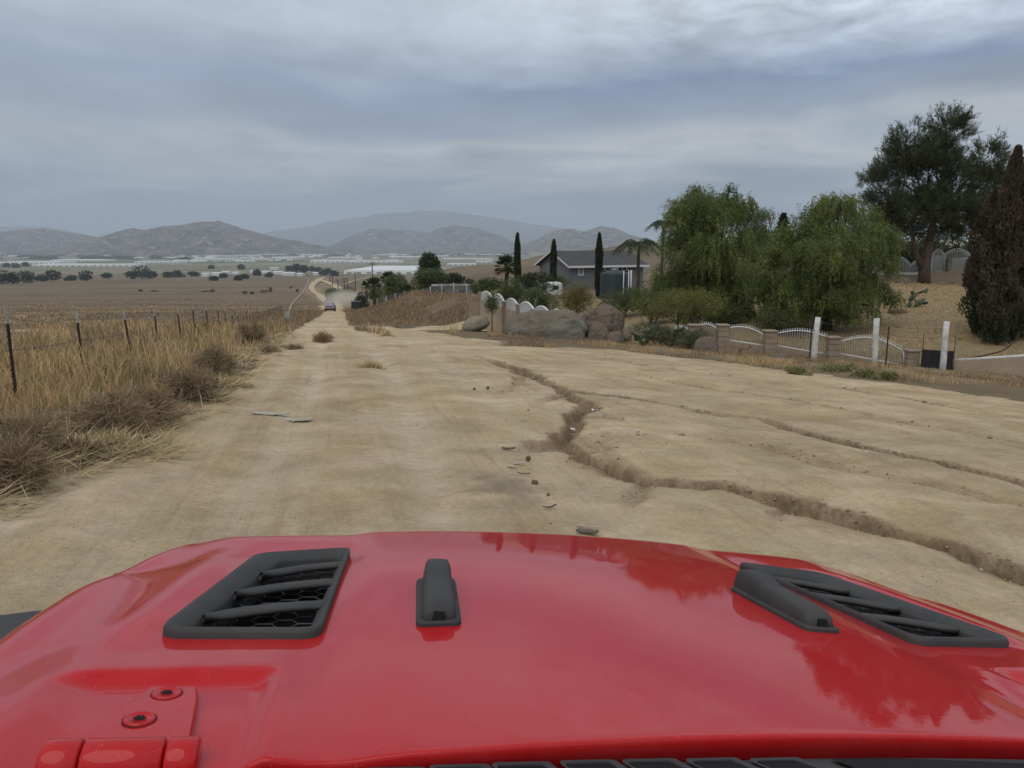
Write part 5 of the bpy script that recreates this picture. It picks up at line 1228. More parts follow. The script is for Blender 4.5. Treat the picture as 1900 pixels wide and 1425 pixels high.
for x, y, s, lab in ((1152, 735, .11, 'crumpled white paper in the upper gully fork'), (1063, 771, .09, 'crumpled white litter in the gully bend'), (1100, 757, .05, 'bit of white litter on the gully floor'), (988, 700, .05, 'bit of white litter at the gully head')):
    p = onp(x, y, .03); V, F = [], []; rr = np.random.default_rng(x)
    for i in range(5):
        for j in range(4): V.append(((i-2)*s/4, (j-1.5)*s/4, rr.random()*s*.35))
    F = [(i*4+j, i*4+j+1, i*4+j+5, i*4+j+4) for i in range(4) for j in range(3)]; o = MB().add(V, F).build('litter', PAPER, None, p, (.3, .2, x)); sm = o.modifiers.new('s', 'SOLIDIFY'); sm.thickness = .004; tag(o, lab, 'litter')
ho = [W(1800, 664, 27.3), W(1830, 658, 28), W(1860, 650, 28.5), W(1880, 635, 29), W(1893, 615, 29.6)]
ho = [Vector((p.x, p.y, max(p.z, gz(p.x, p.y)+.02))) for p in ho]
tag(MB().tube([Vector(p) for p in np.array([list(q) for q in smooth_line([tuple(v) for v in ho], 5)])], .025, 6).build('garden_hose', mat('black_hose', (.03, .025, .02), .7)), 'dark hose curving up the dry bank beside the brown cypress', 'hose')

# ------------------------------------------------------------------ trees and shrubs of the compound
def lobes_px(base_, Y, L_, depth=1.0, seed=0):
    r = np.random.default_rng(seed); out = []
    for cx, cy, rx, ry in L_:
        yo = r.uniform(-.45, .45)*rx*Y/FPX*1.6*depth; p = W(cx, cy, Y+yo)-base_; k = Y/FPX; out.append((p.x, p.y, p.z, rx*k, rx*k*.95, ry*k))
    return out
b = on(1318, 38); pepper('pepper_tree', b, lobes_px(b, 38, [(1300, 405, 72, 55), (1368, 398, 48, 48), (1268, 450, 38, 50), (1238, 530, 34, 46), (1322, 475, 85, 65), (1400, 455, 34, 55), (1250, 520, 40, 50), (1330, 548, 66, 55), (1280, 388, 36, 28), (1395, 540, 45, 50), (1325, 370, 22, 20), (1330, 500, 70, 60), (1292, 362, 20, 16), (1215, 560, 26, 28), (1352, 352, 14, 12), (1398, 402, 22, 26), (1258, 402, 22, 20), (1416, 430, 16, 24), (1300, 585, 45, 30), (1370, 580, 45, 30), (1415, 485, 32, 48), (1412, 545, 36, 46), (1290, 440, 50, 50)], 1, 1), 8000, 11, 'broad weeping pepper tree between the grey house and the wall')
b = on(1535, 34); pepper('pepper_tree', b, lobes_px(b, 34, [(1552, 392, 40, 32), (1505, 420, 42, 42), (1590, 440, 58, 55), (1540, 480, 80, 65), (1450, 478, 50, 45), (1618, 490, 40, 55), (1470, 548, 52, 46), (1555, 548, 62, 48), (1425, 535, 34, 42), (1612, 540, 30, 42), (1512, 390, 18, 18), (1656, 500, 16, 36), (1402, 500, 20, 34), (1532, 370, 12, 10), (1648, 560, 14, 28), (1578, 374, 16, 14), (1642, 445, 20, 26), (1468, 440, 24, 20), (1500, 582, 42, 26), (1580, 578, 46, 28), (1440, 580, 30, 26), (1520, 520, 70, 50)], 1, 2), 7400, 12, 'weeping pepper tree standing right behind the white picket panels')
b = on(1714, 48); root, C, R, r = pine(b, lobes_px(b, 48, [(1762, 243, 30, 36), (1690, 278, 48, 40), (1652, 328, 42, 42), (1722, 325, 70, 58), (1640, 385, 34, 26), (1700, 398, 66, 42), (1782, 350, 52, 55), (1832, 296, 24, 34), (1835, 350, 32, 50), (1795, 405, 55, 36), (1745, 395, 55, 42), (1655, 428, 36, 18), (1620, 345, 20, 26), (1742, 285, 34, 40), (1690, 440, 48, 20), (1785, 438, 52, 24), (1832, 400, 32, 34), (1640, 412, 36, 22)], 1, 3), 9000, 21, 'tall spreading pine on the bank above the terrace wall')
k = 48/FPX; m = MB(); wood(m, [Vector((0, 0, -.3)), W(1716, 490, 48)-b, W(1722, 460, 48)-b, W(1730, 420, 48)-b, W(1735, 350, 48.2)-b],   .38, .16, 10); m.build('trunk', BARKP, root)
m = MB(); wood(m, [W(1712, 505, 48)-b, W(1700, 470, 47.7)-b, W(1694, 440, 47.6)-b, W(1680, 400, 47.5)-b], .17, .07, 8); m.build('limb', BARKP, root)
for c in C:
    m = MB(); wood(m, crooked(W(1730, 400, 48)-b, c, 4, .15, r), .11, .03, 6)
    for q in range(6): i_ = r.integers(0, len(C)); wood(m, crooked(c*.8+np.array((W(1730, 400, 48)-b))*.2, c+unit(r.normal(size=3))*R[i_]*.7, 3, .1, r), .035, .012, 5)
    m.build('limb', BARKP, root)
for px_, Y, ty, w_, n_, sd, lab, gr_, tp in ((1820, 31.5, 345, 1.0, 18000, 31, 'dried brown cypress with a green skirt at the bank edge', 1.7, 6.0), (1849, 30.4, 262, 1.05, 20000, 32, 'tall dried brown cypress with a thin ragged tip', 1.0, 3.0), (1880, 30.8, 345, 1.25, 15000, 33, 'shorter dried brown cypress behind the hose end', .9, 6.0), (1925, 31.2, 320, 1.3, 9000, 34, 'dried brown cypress at the outer end of the row', .9, 4.0)):
    b = on(px_, Y); cypress('dead_cypress', b, W(px_, ty, Y).z-b.z, w_, n_, CYPB, sd, lab, None, .16, (gr_, CYPG), 0, .35, 1.0, tp)
for x, Y, ty, lab, ln_, sd in ((960, 70, 430, 'slim dark cypress standing left of the trailer', 0, 1), (1026, 68, 443, 'slim dark cypress with a bent tip right of the trailer', .012, 2), (1110, 65, 430, 'slim dark cypress in front of the grey house', 0, 3)):
    b = on(x, Y); cypress('slim_cypress', b, W(x, ty, Y).z-b.z, .52, 5200, CYPG, 40+sd, lab, None, .17, None, ln_, .45, .35)
b = on(1183, 55); feather_palm(b, W(1183, 456, 55).z-b.z, 2.0, 26, 51, 'feathery queen palm beside the house end wall')
b = on(1226, 62); feather_palm(b, W(1226, 418, 62).z-b.z, 1.6, 16, 52, 'taller feathery palm peeking out behind the pepper tree')
b = on(940, 76); fan_palm(b, W(940, 494, 76).z-b.z, 1.35, 46, 53, 'bushy fan palm left of the slim cypresses')
b = on(722, 150); fan_palm(b, W(722, 516, 150).z-b.z, 1.7, 40, 54, 'fan palm above the hedge beside the utility pole')
b = on(694, 135); fan_palm(b, W(694, 528, 135).z-b.z, 1.7, 40, 55, 'fan palm with a pale trunk at the roadside fence', tw=.16)
b = on(681, 145); fan_palm(b, W(681, 530, 145).z-b.z, 1.2, 30, 56, 'small fan palm left of the pale trunked one')
b = on(860, 120); fan_palm(b, W(860, 521, 120).z-b.z, .9, 26, 57, 'small fan palm behind the chain link fence')
b = on(1445, 120); h = W(1445, 399, 120).z-b.z
r = np.random.default_rng(61); root = empty('norfolk_pine', b, 0, 'tiered dark conifer tip showing between the two pepper trees', 'tree'); n = 5000; z = r.random(n)**.6; tier = z+.012*np.sin(z*90); rad = (1-z)**.8*h*.26*(.65+.35*np.sin(z*90))
a = r.uniform(0, 2*PI, n); q = rad*np.sqrt(r.random(n)); P = np.stack([np.cos(a)*q, np.sin(a)*q, h*(.3+.7*(tier+.015*r.random(n)))-q*.25], 1); D = np.stack([np.cos(a), np.sin(a), .5+0*a], 1)+r.normal(size=(n, 3))*.3
link('crown', leaf_mesh('crown', P, D, .5, .12, DARKG, r), root); m = MB(); wood(m, [Vector((0, 0, 0)), Vector((0, 0, h*.97))], .22, .03, 6); m.build('trunk', BARK, root)
def S(name, px, Y, wpx, ty, n, ll, lw, mt, seed, label, **kw):
    b = on(px, Y); h = max(.3, W(px, ty, Y).z-b.z); w = wpx*Y/FPX; return shrub(name, b, w, w*kw.pop('dep', .9), h, n, ll, lw, mt, seed, label, **kw)
S('shrub', 1070, 46, 100, 517, 9000, .10, .03, OLIVE, 70, 'yellow olive bush behind the huge smooth boulder')
S('shrub', 1003, 50, 74, 530, 8000, .10, .05, SHRUBG, 71, 'deep green shrub between the slim cypresses and the arches')
S('shrub', 948, 56, 82, 512, 9000, .11, .06, SHRUBG, 72, 'tall green shrub rising behind the first white arches')
S('shrub', 905, 70, 70, 512, 7000, .13, .07, SHRUBG, 73, 'grey green shrub behind the far end of the arched wall')
S('shrub', 1155, 43, 100, 534, 9000, .09, .04, SHRUBG, 74, 'leafy green shrub in front of the water tank')
S('shrub', 1210, 39, 80, 548, 8000, .09, .04, YELG, 75, 'yellow green shrub below the queen palm')
S('small_tree', 1268, 33.5, 150, 527, 12000, .085, .028, YELG, 76, 'small spreading yellow green tree with bare dark stems', cat='tree', zmin=.38, stem=7, lobes=10)
S('shrub', 1335, 36, 110, 560, 8000, .09, .04, SHRUBG, 77, 'dark leafy shrub under the broad pepper tree', zmin=.05)
S('shrub', 1455, 33, 110, 575, 6000, .08, .03, SHRUBG, 78, 'low leafy shrub behind the picket panels', zmin=.05)
S('shrub', 980, 62, 90, 505, 6000, .14, .06, DARKG, 79, 'dark hedge behind the white trailer', lobes=9)
S('shrub', 1020, 74, 70, 507, 6000, .14, .06, SHRUBG, 80, 'green hedge in front of the house gable', lobes=9)
S('shrub', 1300, 50, 200, 500, 8000, .12, .06, DARKG, 81, 'dense dark bush mass behind the pepper trunks', lobes=12, zmin=.0)
S('shrub', 1490, 48, 200, 505, 8000, .12, .06, DARKG, 82, 'dense dark bush mass right of the hidden garden path', lobes=12, zmin=.0)
S('shrub', 1225, 31, 120, 590, 7000, .08, .022, GREYG, 83, 'low grey green scrub beside the dark rounded boulder', zmin=.0, lobes=9)
S('shrub', 1282, 29.6, 80, 610, 3600, .07, .02, GREYG, 84, 'sparse grey scrub at the wall foot', zmin=.0)
S('shrub', 1125, 36.5, 60, 560, 3500, .08, .03, SHRUBG, 85, 'small green shrub behind the cracked boulder')
S('flowering_shrub', 1765, 57, 90, 438, 7000, .16, .09, SHRUBG, 86, 'green shrub with white blossoms behind the terrace railing', zmin=.0)
S('shrub', 1690, 56, 130, 425, 9000, .16, .08, DARKG, 87, 'dark green bush behind the pine trunk', zmin=.0, lobes=10)
S('shrub', 1845, 60, 140, 428, 8000, .16, .08, GREYG, 88, 'grey green bush behind the slim column', zmin=.0, lobes=9)
S('shrub', 1735, 66, 120, 432, 7000, .18, .08, YELG, 89, 'pale green tree top beyond the terrace', zmin=.0, lobes=9)
fl = np.random.default_rng(90); n = 260;
P = np.array([list(W(1745+fl.normal()*9+30*(i % 3)*.4, 447+fl.normal()*6, 55.4+fl.normal()*.3)) for i in range(9)]); P = np.repeat(P, 30, 0)+fl.normal(size=(270, 3))*.07
fo = link('blossoms', leaf_mesh('blossoms', P, fl.normal(size=P.shape), .09, .07, mat('white_petal', (.7, .7, .62), .7), fl)); 
for o in COL.objects:
    if o.name.startswith('flowering_shrub'): fo.parent = o; fo.location = -o.location
b = on(1693, 38.5); prickly_pear(b, 1.05, 26, 91, 'leaning prickly pear on the dry bank below the pine', .26, lean=.55)
b = on(1200, 30.6); prickly_pear(b, .95, 40, 92, 'clump of prickly pear right of the cracked boulder', .20)
b = on(1238, 29.9); prickly_pear(b, .8, 26, 93, 'smaller prickly pear clump beside the grey scrub', .19)
cc = empty('column_cactus', on(984, 44.5), 0, 'cluster of upright column cactus behind the white arches', 'cactus'); r = np.random.default_rng(94); hT = W(984, 548, 44.5).z-cc.location.z
for i in range(9):
    x, y = r.normal()*.28, r.normal()*.2; h = hT*r.uniform(.6, 1.0); m = MB(); V = []
    for kz in range(7):
        for j in range(14): rr_ = (.065+.014*(j % 2))*(1 if kz < 5 else (.8 if kz == 5 else .25)); V.append((x+rr_*math.cos(2*PI*j/14)+.05*kz/6*r.normal()*0, y+rr_*math.sin(2*PI*j/14), h*(kz/6 if kz < 6 else 1.02)))
    m.add(V, [(q*14+j, q*14+(j+1) % 14, (q+1)*14+(j+1) % 14, (q+1)*14+j) for q in range(6) for j in range(14)]+[tuple(range(84, 98))], True).build('stem', CACT, cc)
b = on(913, 45.5); yt = empty('young_tree', b, 0, 'thin young tree with a small drooping crown before the arched wall', 'tree'); r = np.random.default_rng(95); h = W(912, 541, 45.5).z-b.z
m = MB(); wood(m, crooked((0, 0, -.1), (0, 0, h*.75), 4, .02, r), .035, .02, 6); m.build('trunk', BARK, yt); n = 1500; P = r.normal(size=(n, 3))*np.array([.20, .2, .26])+np.array([0, 0, h*.72]); D = r.normal(size=(n, 3)); D[:, 2] -= 1; link('crown', leaf_mesh('crown', P, D, .12, .04, SHRUBG, r), yt)

# trees along the lower road and behind the bank
for x, Y, by, wpx, ty, n, ll, mt_, lab, sd, lb in ((797, 135, 0, 58, 464, 5200, .34, DARKG, 'round crowned dark tree beyond the arched wall', 101, 8), (800, 115, 0, 92, 497, 6500, .28, SHRUBG, 'wide green tree below the round crowned one', 102, 9), (735, 128, 0, 74, 507, 4500, .30, SHRUBG, 'green tree between the fan palms and the wide tree', 103, 8),
        (846, 118, 0, 52, 500, 3600, .28, FARG, 'dull green tree right of the wide green tree', 104, 7), (617, 300, 0, 32, 531, 3000, .40, SHRUBG, 'round roadside bush nearest the dust cloud', 105, 9), (642, 290, 0, 54, 532, 4200, .40, SHRUBG, 'long roadside bush behind the dust cloud', 106, 12),
        (672, 170, 0, 34, 533, 1800, .32, DARKG, 'dark bush right of the dusty roadside trailer', 107, 6), (700, 160, 0, 40, 528, 2200, .32, SHRUBG, 'green bush under the tall utility pole', 108, 7), (760, 118, 0, 44, 522, 2600, .28, SHRUBG, 'green bush left of the wide tree trunk', 109, 7), (888, 105, 0, 46, 520, 2600, .26, SHRUBG, 'green bush behind the chain link fence end', 110, 7), (872, 140, 0, 30, 512, 1500, .3, FARG, 'small green bush on the brown hill foot', 111, 6)):
    b = on(x, Y); h = W(x, ty, Y).z-b.z; w = wpx*Y/FPX
    simple_tree('tree' if h > 4 else 'bush', b, w*1.1, h/.98, n, ll, mt_, sd, lab, None, -.14 if 'bush' in lab else .05 if h < 6 else .16, lb, 'tree' if h > 4 else 'bush')
# chain link fence and sheds behind the bank
cl = empty('chain_link_fence', on(760, 112), 0, 'low pale chain link fence along the top of the brush bank', 'fence'); lo_ = cl.location.copy(); prev = None
LK = mat('fence_fabric', (.20, .20, .185), .8)
for i, (x, Y) in enumerate(((700, 128), (717, 124), (734, 120), (751, 116), (768, 112), (785, 108), (799, 104), (820, 102), (842, 98), (866, 93), (890, 88))):
    p = on(x, Y)-lo_; MB().tube([p-Vector((0, 0, .2)), p+Vector((0, 0, 1.5))], .05, 6).build('post', WHITEW if x != 799 else WHITE, cl)
    if prev is not None:
        m = MB()
        for k in range(26):
            a = prev.lerp(p, k/26); c = prev.lerp(p, min(1, (k+3)/26)); m.tube([a, c+Vector((0, 0, 1.35))], .012, 3, False); m.tube([a+Vector((0, 0, 1.35)), c], .012, 3, False)
        m.tube([prev+Vector((0, 0, 1.4)), p+Vector((0, 0, 1.4))], .03, 5); m.build('mesh_panel', LK, cl)
    prev = p
b = on(842, 106); sh_ = empty('low_shed', b, .12, 'low grey flat roofed shed behind the chain link fence', 'shed'); z = W(842, 529, 106).z-b.z
m = MB(); m.box((0, 0, z/2-.3), (5.6, 4, z+.5)); m.build('wall', mat('dusty_grey_wall', (.24, .215, .185), .9, var=.15, vs=1), sh_); MB().box((0, 0, z+.02), (6.0, 4.4, .10)).build('roof', mat('dusty_roof', (.27, .25, .22), .9, var=.2, vs=1), sh_)
for x in (-1.6, 1.1): MB().box((x, -2.01, z*.55), (.9, .05, .7)).build('window', GLASS, sh_)
b = on(661, 158); tl = empty('dark_trailer', b, .2, 'dark boxy trailer parked beside the dusty road', 'trailer'); MB().box((0, 0, 1.0), (1.9, 3, 1.7)).build('box', mat('dark_trailer_paint', (.022, .02, .022), .5), tl, bevel=.05)
for x in (-.85, .85): MB().tube([(x-.1, 0, .35), (x+.1, 0, .35)], .36, 14).build('wheel', RUB, tl)
MB().box((0, -1.52, 1.05), (1.5, .05, 1.3)).build('door', mat('dark_door', (.035, .033, .035), .5), tl)

# oncoming car on the lower road
p = onp(613, 577); Yc = p.y; sc_ = Yc/143.0; cr_ = empty('oncoming_car', p+Vector((0, 0, .02)), math.radians(190), 'small dark car driving on the dusty lower road', 'car')
cb = mat('dusty_dark_paint', (.10, .035, .038), .35, coat=.6); m = MB()
def loft(secs, name, mt, parent, smooth=False):
    V = []; n = len(secs[0][1])
    for y, s in secs: V += [(x, y, z) for x, z in s]
    F = [(i*n+k, i*n+(k+1) % n, (i+1)*n+(k+1) % n, (i+1)*n+k) for i in range(len(secs)-1) for k in range(n)]+[tuple(range(n))[::-1], tuple(range((len(secs)-1)*n, len(secs)*n))]
    return MB().add(V, F, smooth).build(name, mt, parent, bevel=.03)
def sec(w, z0, z1): return [(-w, z0), (w, z0), (w, z1*.8+z0*.2), (w*.92, z1), (-w*.92, z1), (-w, z1*.8+z0*.2)]
loft([(2.2, sec(.82, .45, .75)), (2.0, sec(.90, .32, .92)), (1.0, sec(.92, .30, 1.0)), (-2.0, sec(.92, .30, 1.02)), (-2.2, sec(.85, .45, .95))], 'body', cb, cr_)
loft([(1.05, sec(.80, 1.0, 1.02)), (.35, sec(.68, 1.0, 1.52)), (-1.3, sec(.66, 1.0, 1.55)), (-1.95, sec(.76, 1.0, 1.05))], 'cabin', cb, cr_)
wm = mat('pale_reflecting_glass', (.25, .24, .26), .1, spec=.8)
MB().add([(-.70, 1.06, 1.06), (.70, 1.06, 1.06), (.58, .42, 1.50), (-.58, .42, 1.50)], [(0, 1, 2, 3)]).build('windscreen', wm, cr_)
for s in (-1, 1):
    MB().box((s*.62, 2.14, .76), (.36, .10, .16)).build('headlight', HL, cr_)
    MB().add([(s*.80, .8, 1.08), (s*.70, .3, 1.46), (s*.69, -1.2, 1.48), (s*.79, -1.6, 1.08)], [(0, 1, 2, 3)]).build('side_window', GLASS, cr_)
    for y in (1.35, -1.35): MB().tube([(s*.72, y, .34), (s*.96, y, .34)], .34, 16).build('wheel', RUB, cr_)
MB().box((0, 2.2, .50), (1.66, .12, .24)).build('bumper', DARK, cr_, bevel=.03); MB().box((0, 2.20, .72), (.8, .06, .14)).build('grille', mat('chrome', (.5, .48, .5), .25, metal=.9), cr_)
for s in (-1, 1): MB().box((s*1.02, .75, 1.08), (.2, .12, .14)).build('mirror', cb, cr_)

# ------------------------------------------------------------------ far valley: trees, buildings
def gpv(px, py): return gp(px, py, f=lambda x, y: prof(y))
def onv(px, py): p = gpv(px, py); return Vector((p[0], p[1], gz(p[0], p[1])))
FT = [(9, 527, 26, 26), (24, 527, 24, 26), (52, 525, 21, 30), (97, 523, 20, 38), (77, 521, 12, 22), (130, 520, 8, 20), (157, 520, 15, 28), (200, 516, 8, 20), (246, 517, 13, 30), (264, 517, 22, 46), (282, 516, 16, 30), (312, 515, 9, 26), (330, 514, 11, 22), (360, 512, 7, 16), (397, 520, 6, 14), (441, 520, 7, 14), (447, 500, 7, 14), (477, 511, 9, 16), (415, 515, 6, 14),
      (536, 503, 9, 14), (551, 506, 15, 18), (566, 511, 18, 12), (581, 503, 8, 12), (590, 504, 7, 12), (604, 510, 12, 20), (548, 500, 8, 20), (500, 514, 6, 12), (455, 517, 6, 14), (392, 499, 6, 10), (30, 496, 6, 14), (12, 495, 5, 10), (48, 494, 6, 10), (345, 483, 4, 20), (620, 512, 8, 14)]
for i, (x, y, h, w) in enumerate(FT):
    p = onv(x, y) if y < 516 else onp(x, y); k = p.y/FPX; lab = ('wide ' if w > 1.7*h else 'tall ' if h > 14 else 'small ')+('dark tree at the far field edge ' if y > 508 else 'dark distant tree among valley buildings ')+('below the big boulder strewn hill' if 120 < x < 480 else 'below the low hazy hill' if x <= 120 else 'beside the far end of the road')
    simple_tree('distant_tree', p, w*k*1.15, h*k*1.05, 420, 2.4*p.y/1000+.6, FARG, 300+i, lab, 'distant trees on the field edge' if y > 508 else 'distant trees in the valley', .05, 6)
for i, (x, y, w, h) in enumerate(((394, 541, 12, 8), (380, 541, 22, 3), (260, 540, 12, 4), (285, 540, 22, 3), (490, 545, 24, 6), (502, 544, 8, 9), (455, 546, 14, 5), (468, 546, 10, 4), (552, 542, 6, 5), (540, 535, 5, 4))):
    p = onp(x, y); k = p.y/FPX; simple_tree('field_bush', p, w*k*1.1, h*k*1.15, 500, .5, SHRUBG, 350+i, 'low green bush growing in the brown field', 'green bushes in the brown field', 0, 7, 'bush')
WH = mat('white_warehouse_wall', (.80, .80, .78), .8, var=.1, vs=.02); WR = mat('pale_membrane_roof', (.72, .72, .70), .8, var=.15, vs=.01); WG = mat('grey_building', (.35, .34, .33), .85)
WDOOR = mat('dock_door_grey', (.22, .23, .24), .8)
def warehouse(x0, x1, py, hpx, i, dep=None, small=False, lab=None, grp=None, mt=None):
    p = gpv((x0+x1)/2, py); Y = p[1]; k = Y/FPX; w = (x1-x0)*k; h = max(5 if small else 8, min(18, hpx*k*.6)); d = dep or max(20, w*.55); z = gz(p[0], Y)
    o = empty('warehouse' if not small else 'valley_building', (p[0], Y+d/2, z), .02*math.sin(i), lab or ('huge pale' if d > 300 else 'long' if w > 280 else 'short')+' white flat roofed warehouse '+('below the low hazy hill' if x0 < 120 else 'below the big boulder strewn hill' if x0 < 440 else 'near the road end' if x0 < 620 else 'left of the round dark tree' if x0 < 780 else 'beyond the brown hill slope'), 'building', grp or 'white warehouses on the valley floor')
    m = MB(); m.box((0, 0, h/2-1), (w, d, h+2)); m.build('wall', mt or WH, o); rf_ = MB()
    rf_.box((0, 0, h+.3), (w-3, d-3, .5)) if not small else rf_.add([(-w/2-1, -d/2-1, h), (w/2+1, -d/2-1, h), (w/2+1, 0, h*1.35), (-w/2-1, 0, h*1.35), (w/2+1, d/2+1, h), (-w/2-1, d/2+1, h)], [(0, 1, 2, 3), (3, 2, 4, 5), (0, 3, 5), (1, 4, 2)]); rf_.build('roof', WR, o)
    if not small:
        dm = MB(); n = max(3, int(w/22))
        for q in range(n): dm.box((-w/2+(q+.5)*w/n, -d/2-.15, h*.28), (w/n*.45, .3, h*.45))
        dm.build('dock_doors', WDOOR, o)
BW = [(0, 108, 489, 5), (60, 175, 494, 5), (170, 252, 494, 5), (250, 330, 488, 5), (322, 372, 485, 4), (345, 395, 481, 5), (392, 440, 482, 6), (440, 470, 486, 6), (462, 500, 482, 5), (505, 548, 480, 6), (440, 478, 475, 4), (480, 524, 474, 4), (560, 604, 474, 4), (576, 640, 487, 7), (642, 692, 487, 6), (722, 774, 478, 5), (640, 768, 508, 8), (690, 745, 487, 4),
      (820, 880, 481, 4), (862, 930, 473, 3), (880, 915, 482, 4), (830, 882, 492, 5), (884, 912, 487, 4), (930, 955, 476, 4), (700, 760, 473, 3), (780, 830, 476, 4), (610, 660, 479, 4), (300, 350, 479, 4), (380, 430, 476, 4), (95, 190, 484, 4)]
for i, a in enumerate(BW): warehouse(*a, i, dep=None if a[2] < 495 else 420)
rb = np.random.default_rng(5)
for i in range(70):
    x = rb.uniform(330, 780) if i % 3 else rb.uniform(0, 900); y = rb.uniform(472, 486); warehouse(x, x+rb.uniform(6, 18), y, 3, i, 40, True, ('small white' if i % 2 else 'tiny pale')+' building among the valley warehouses '+('below the big hill' if x < 560 else 'beyond the utility poles'), 'small valley buildings', WH if rb.random() < .6 else WG)
for i, (x, y, w) in enumerate(((492, 507, 18), (515, 508, 16), (470, 506, 12), (535, 511, 22), (556, 512, 10), (590, 510, 18), (400, 511, 16), (418, 508, 14), (436, 509, 10), (600, 506, 12), (380, 512, 12), (508, 500, 14))):
    warehouse(x-w/2, x+w/2, y, 5, i, 22, True, 'low pale building at the far end of the dirt road', 'low buildings near the road end', WH)
# the woods at the foot of the hills read as one mass
n = 4500; px = rb.uniform(-60, 980, n); py = 466+rb.random(n)**1.2*16; px = np.where((py > 476) & (px > 380), rb.uniform(0, 380, n), px)
keep = vnoise(px/22, py/3.2) > .42; px, py = px[keep], py[keep]
K_ = np.tan(PITCH-np.arctan((712-py)/FPX)); Yw = np.clip(92/np.maximum(K_, .006), 1500, 8300); Xw = (px-950)/FPX*Yw*1.01; zw = ground(Xw, Yw)
P = np.stack([Xw, Yw, zw-1], 1); P = np.repeat(P, 5, 0)+rb.normal(size=(len(Xw)*5, 3))*np.array([9, 9, 2]); D = rb.normal(size=P.shape)*.6+np.array([0, 0, 1.0])
tag(link('far_woodland', leaf_mesh('far_woodland', P, D, rb.uniform(7, 15, len(P)), 9, FARG, rb)), 'dark far woodland along the foot of the hazy hills', 'woodland', kind='stuff')

# ------------------------------------------------------------------ grass, weeds and brush
def sample(n, x0, x1, y0, y1, r, clump=.8, thr=.45, near=0.0, dmax=.45, extra=None, keepd=None):
    x = r.uniform(x0, x1, n); y = r.uniform(y0, y1, n)
    if near: k = r.random(n) < np.minimum(1, near/np.hypot(x, y))**2; x, y = x[k], y[k]
    c = vnoise(x*clump+7, y*clump+3); k = c+r.random(len(x))*.5-.25 > thr; x, y, c = x[k], y[k], c[k]
    z, d, _ = ground(x, y, True); k = d < dmax
    if extra is not None: k &= extra(x, y)
    return np.stack([x, y, z-.02], 1)[k], c[k]
r = np.random.default_rng(77)
def lane(a, b):                                     # distance band left of the road edge
    def f(x, y): d = seg_dist(x, y, DIRT); return (d >= a) & (d <= b) & (x < 0)
    return f
P, c = sample(420000, -20, -2.5, 3.0, 48, r, .9, .32, 9, .5, lane(0, 8.5)); dist = np.hypot(P[:, 0], P[:, 1]); de = seg_dist(P[:, 0], P[:, 1], DIRT); hk = .25+.75*sst(de, .1, 1.6)
gold = vnoise(P[:, 0]*.55+50, P[:, 1]*.55) > .36
for g, mt_, nm, lab in ((gold, DRYG, 'tall_dry_grass', 'tall golden dry grass along the left fence'), (~gold, DRYB, 'brown_dry_grass', 'grey brown dry weeds mixed into the left verge')):
    q = P[g]; blades(nm, q, (r.uniform(.12, .40, len(q))+.34*c[g]*r.random(len(q)))*hk[g]*(.45+1.0*vnoise(q[:, 0]*1.3+31, q[:, 1]*1.3)), .0035+.0009*dist[g], mt_, r, .50, label=lab, bend=.9, tone=.5+.4*fbm(q[:, 0]*1.3, q[:, 1]*1.3, 2)+r.normal(size=len(q))*.28)
P, c = sample(36000, -24, -2.5, 3.5, 60, r, 1.2, .48, 12, .5, lane(.6, 12)); d_ = np.hypot(P[:, 0], P[:, 1])
blades('seed_stalks', P, r.uniform(.35, .68, len(P)), .003+.0005*d_, DRYG, r, .35, label='thin pale seed stalks rising above the verge grass', bend=.3)
P, c = sample(200000, -14, -2.5, 3.0, 34, r, 1.6, .45, 9, .97, lambda x, y: (seg_dist(x, y, DIRT) < .75) & (x < 0)); d_ = np.hypot(P[:, 0], P[:, 1])
blades('straw_litter', P+np.array([0, 0, .03]), r.uniform(.12, .42, len(P)), .006+.0008*d_, STRAW, r, 3.0, label='flattened straw litter spilling onto the road edge', bend=.1, wind=(1.0, .3, -.6))
# beyond the fence: short cover thinning with distance
P, c = sample(340000, -190, -8, 10, 460, r, .22, .46, 95, .4); d_ = np.hypot(P[:, 0], P[:, 1]); m_ = vnoise(P[:, 0]*.07, P[:, 1]*.07+9)
for g, mt_, nm, lab in ((m_ > .5, DRYB, 'field_brush', 'low brown brush covering the field past the fence'), (m_ <= .5, DRYG, 'field_grass', 'low tan grass covering the field past the fence')):
    blades(nm, P[g], r.uniform(.10, .34, g.sum())*(.6+.8*c[g]), .008+.0011*d_[g], mt_, r, .8, label=lab)
# brush bank right of the lower road
P, c = sample(270000, -34, 4, 42, 150, r, .45, .40, 75, .4, lambda x, y: (y > yb(x)-6) & (x < -3.5-.05*(y-60))); d_ = np.hypot(P[:, 0], P[:, 1])
blades('bank_brush', P, r.uniform(.12, .50, len(P))*(.3+1.1*c**1.5), .010+.00045*d_, DRYB, r, .9, label='brown dry brush covering the bank beside the lower road')
P, c = sample(40000, -34, 4, 44, 130, r, .5, .62, 75, .4, lambda x, y: y > yb(x)-4); d_ = np.hypot(P[:, 0], P[:, 1])
blades('bank_grass', P, r.uniform(.15, .42, len(P)), .010+.0004*d_, DRYG, r, 1.0, label='tan grass patches between the brush of the bank')
# left of the lower road
P, c = sample(120000, -48, -8, 34, 150, r, .4, .36, 70, .4, lambda x, y: seg_dist(x, y, ROADS[0][0]) < 9); d_ = np.hypot(P[:, 0], P[:, 1])
blades('lower_verge_brush', P, r.uniform(.2, .65, len(P))*(.4+c), .010+.0005*d_, DRYB, r, .7, label='brown brush lining the left side of the lower road')
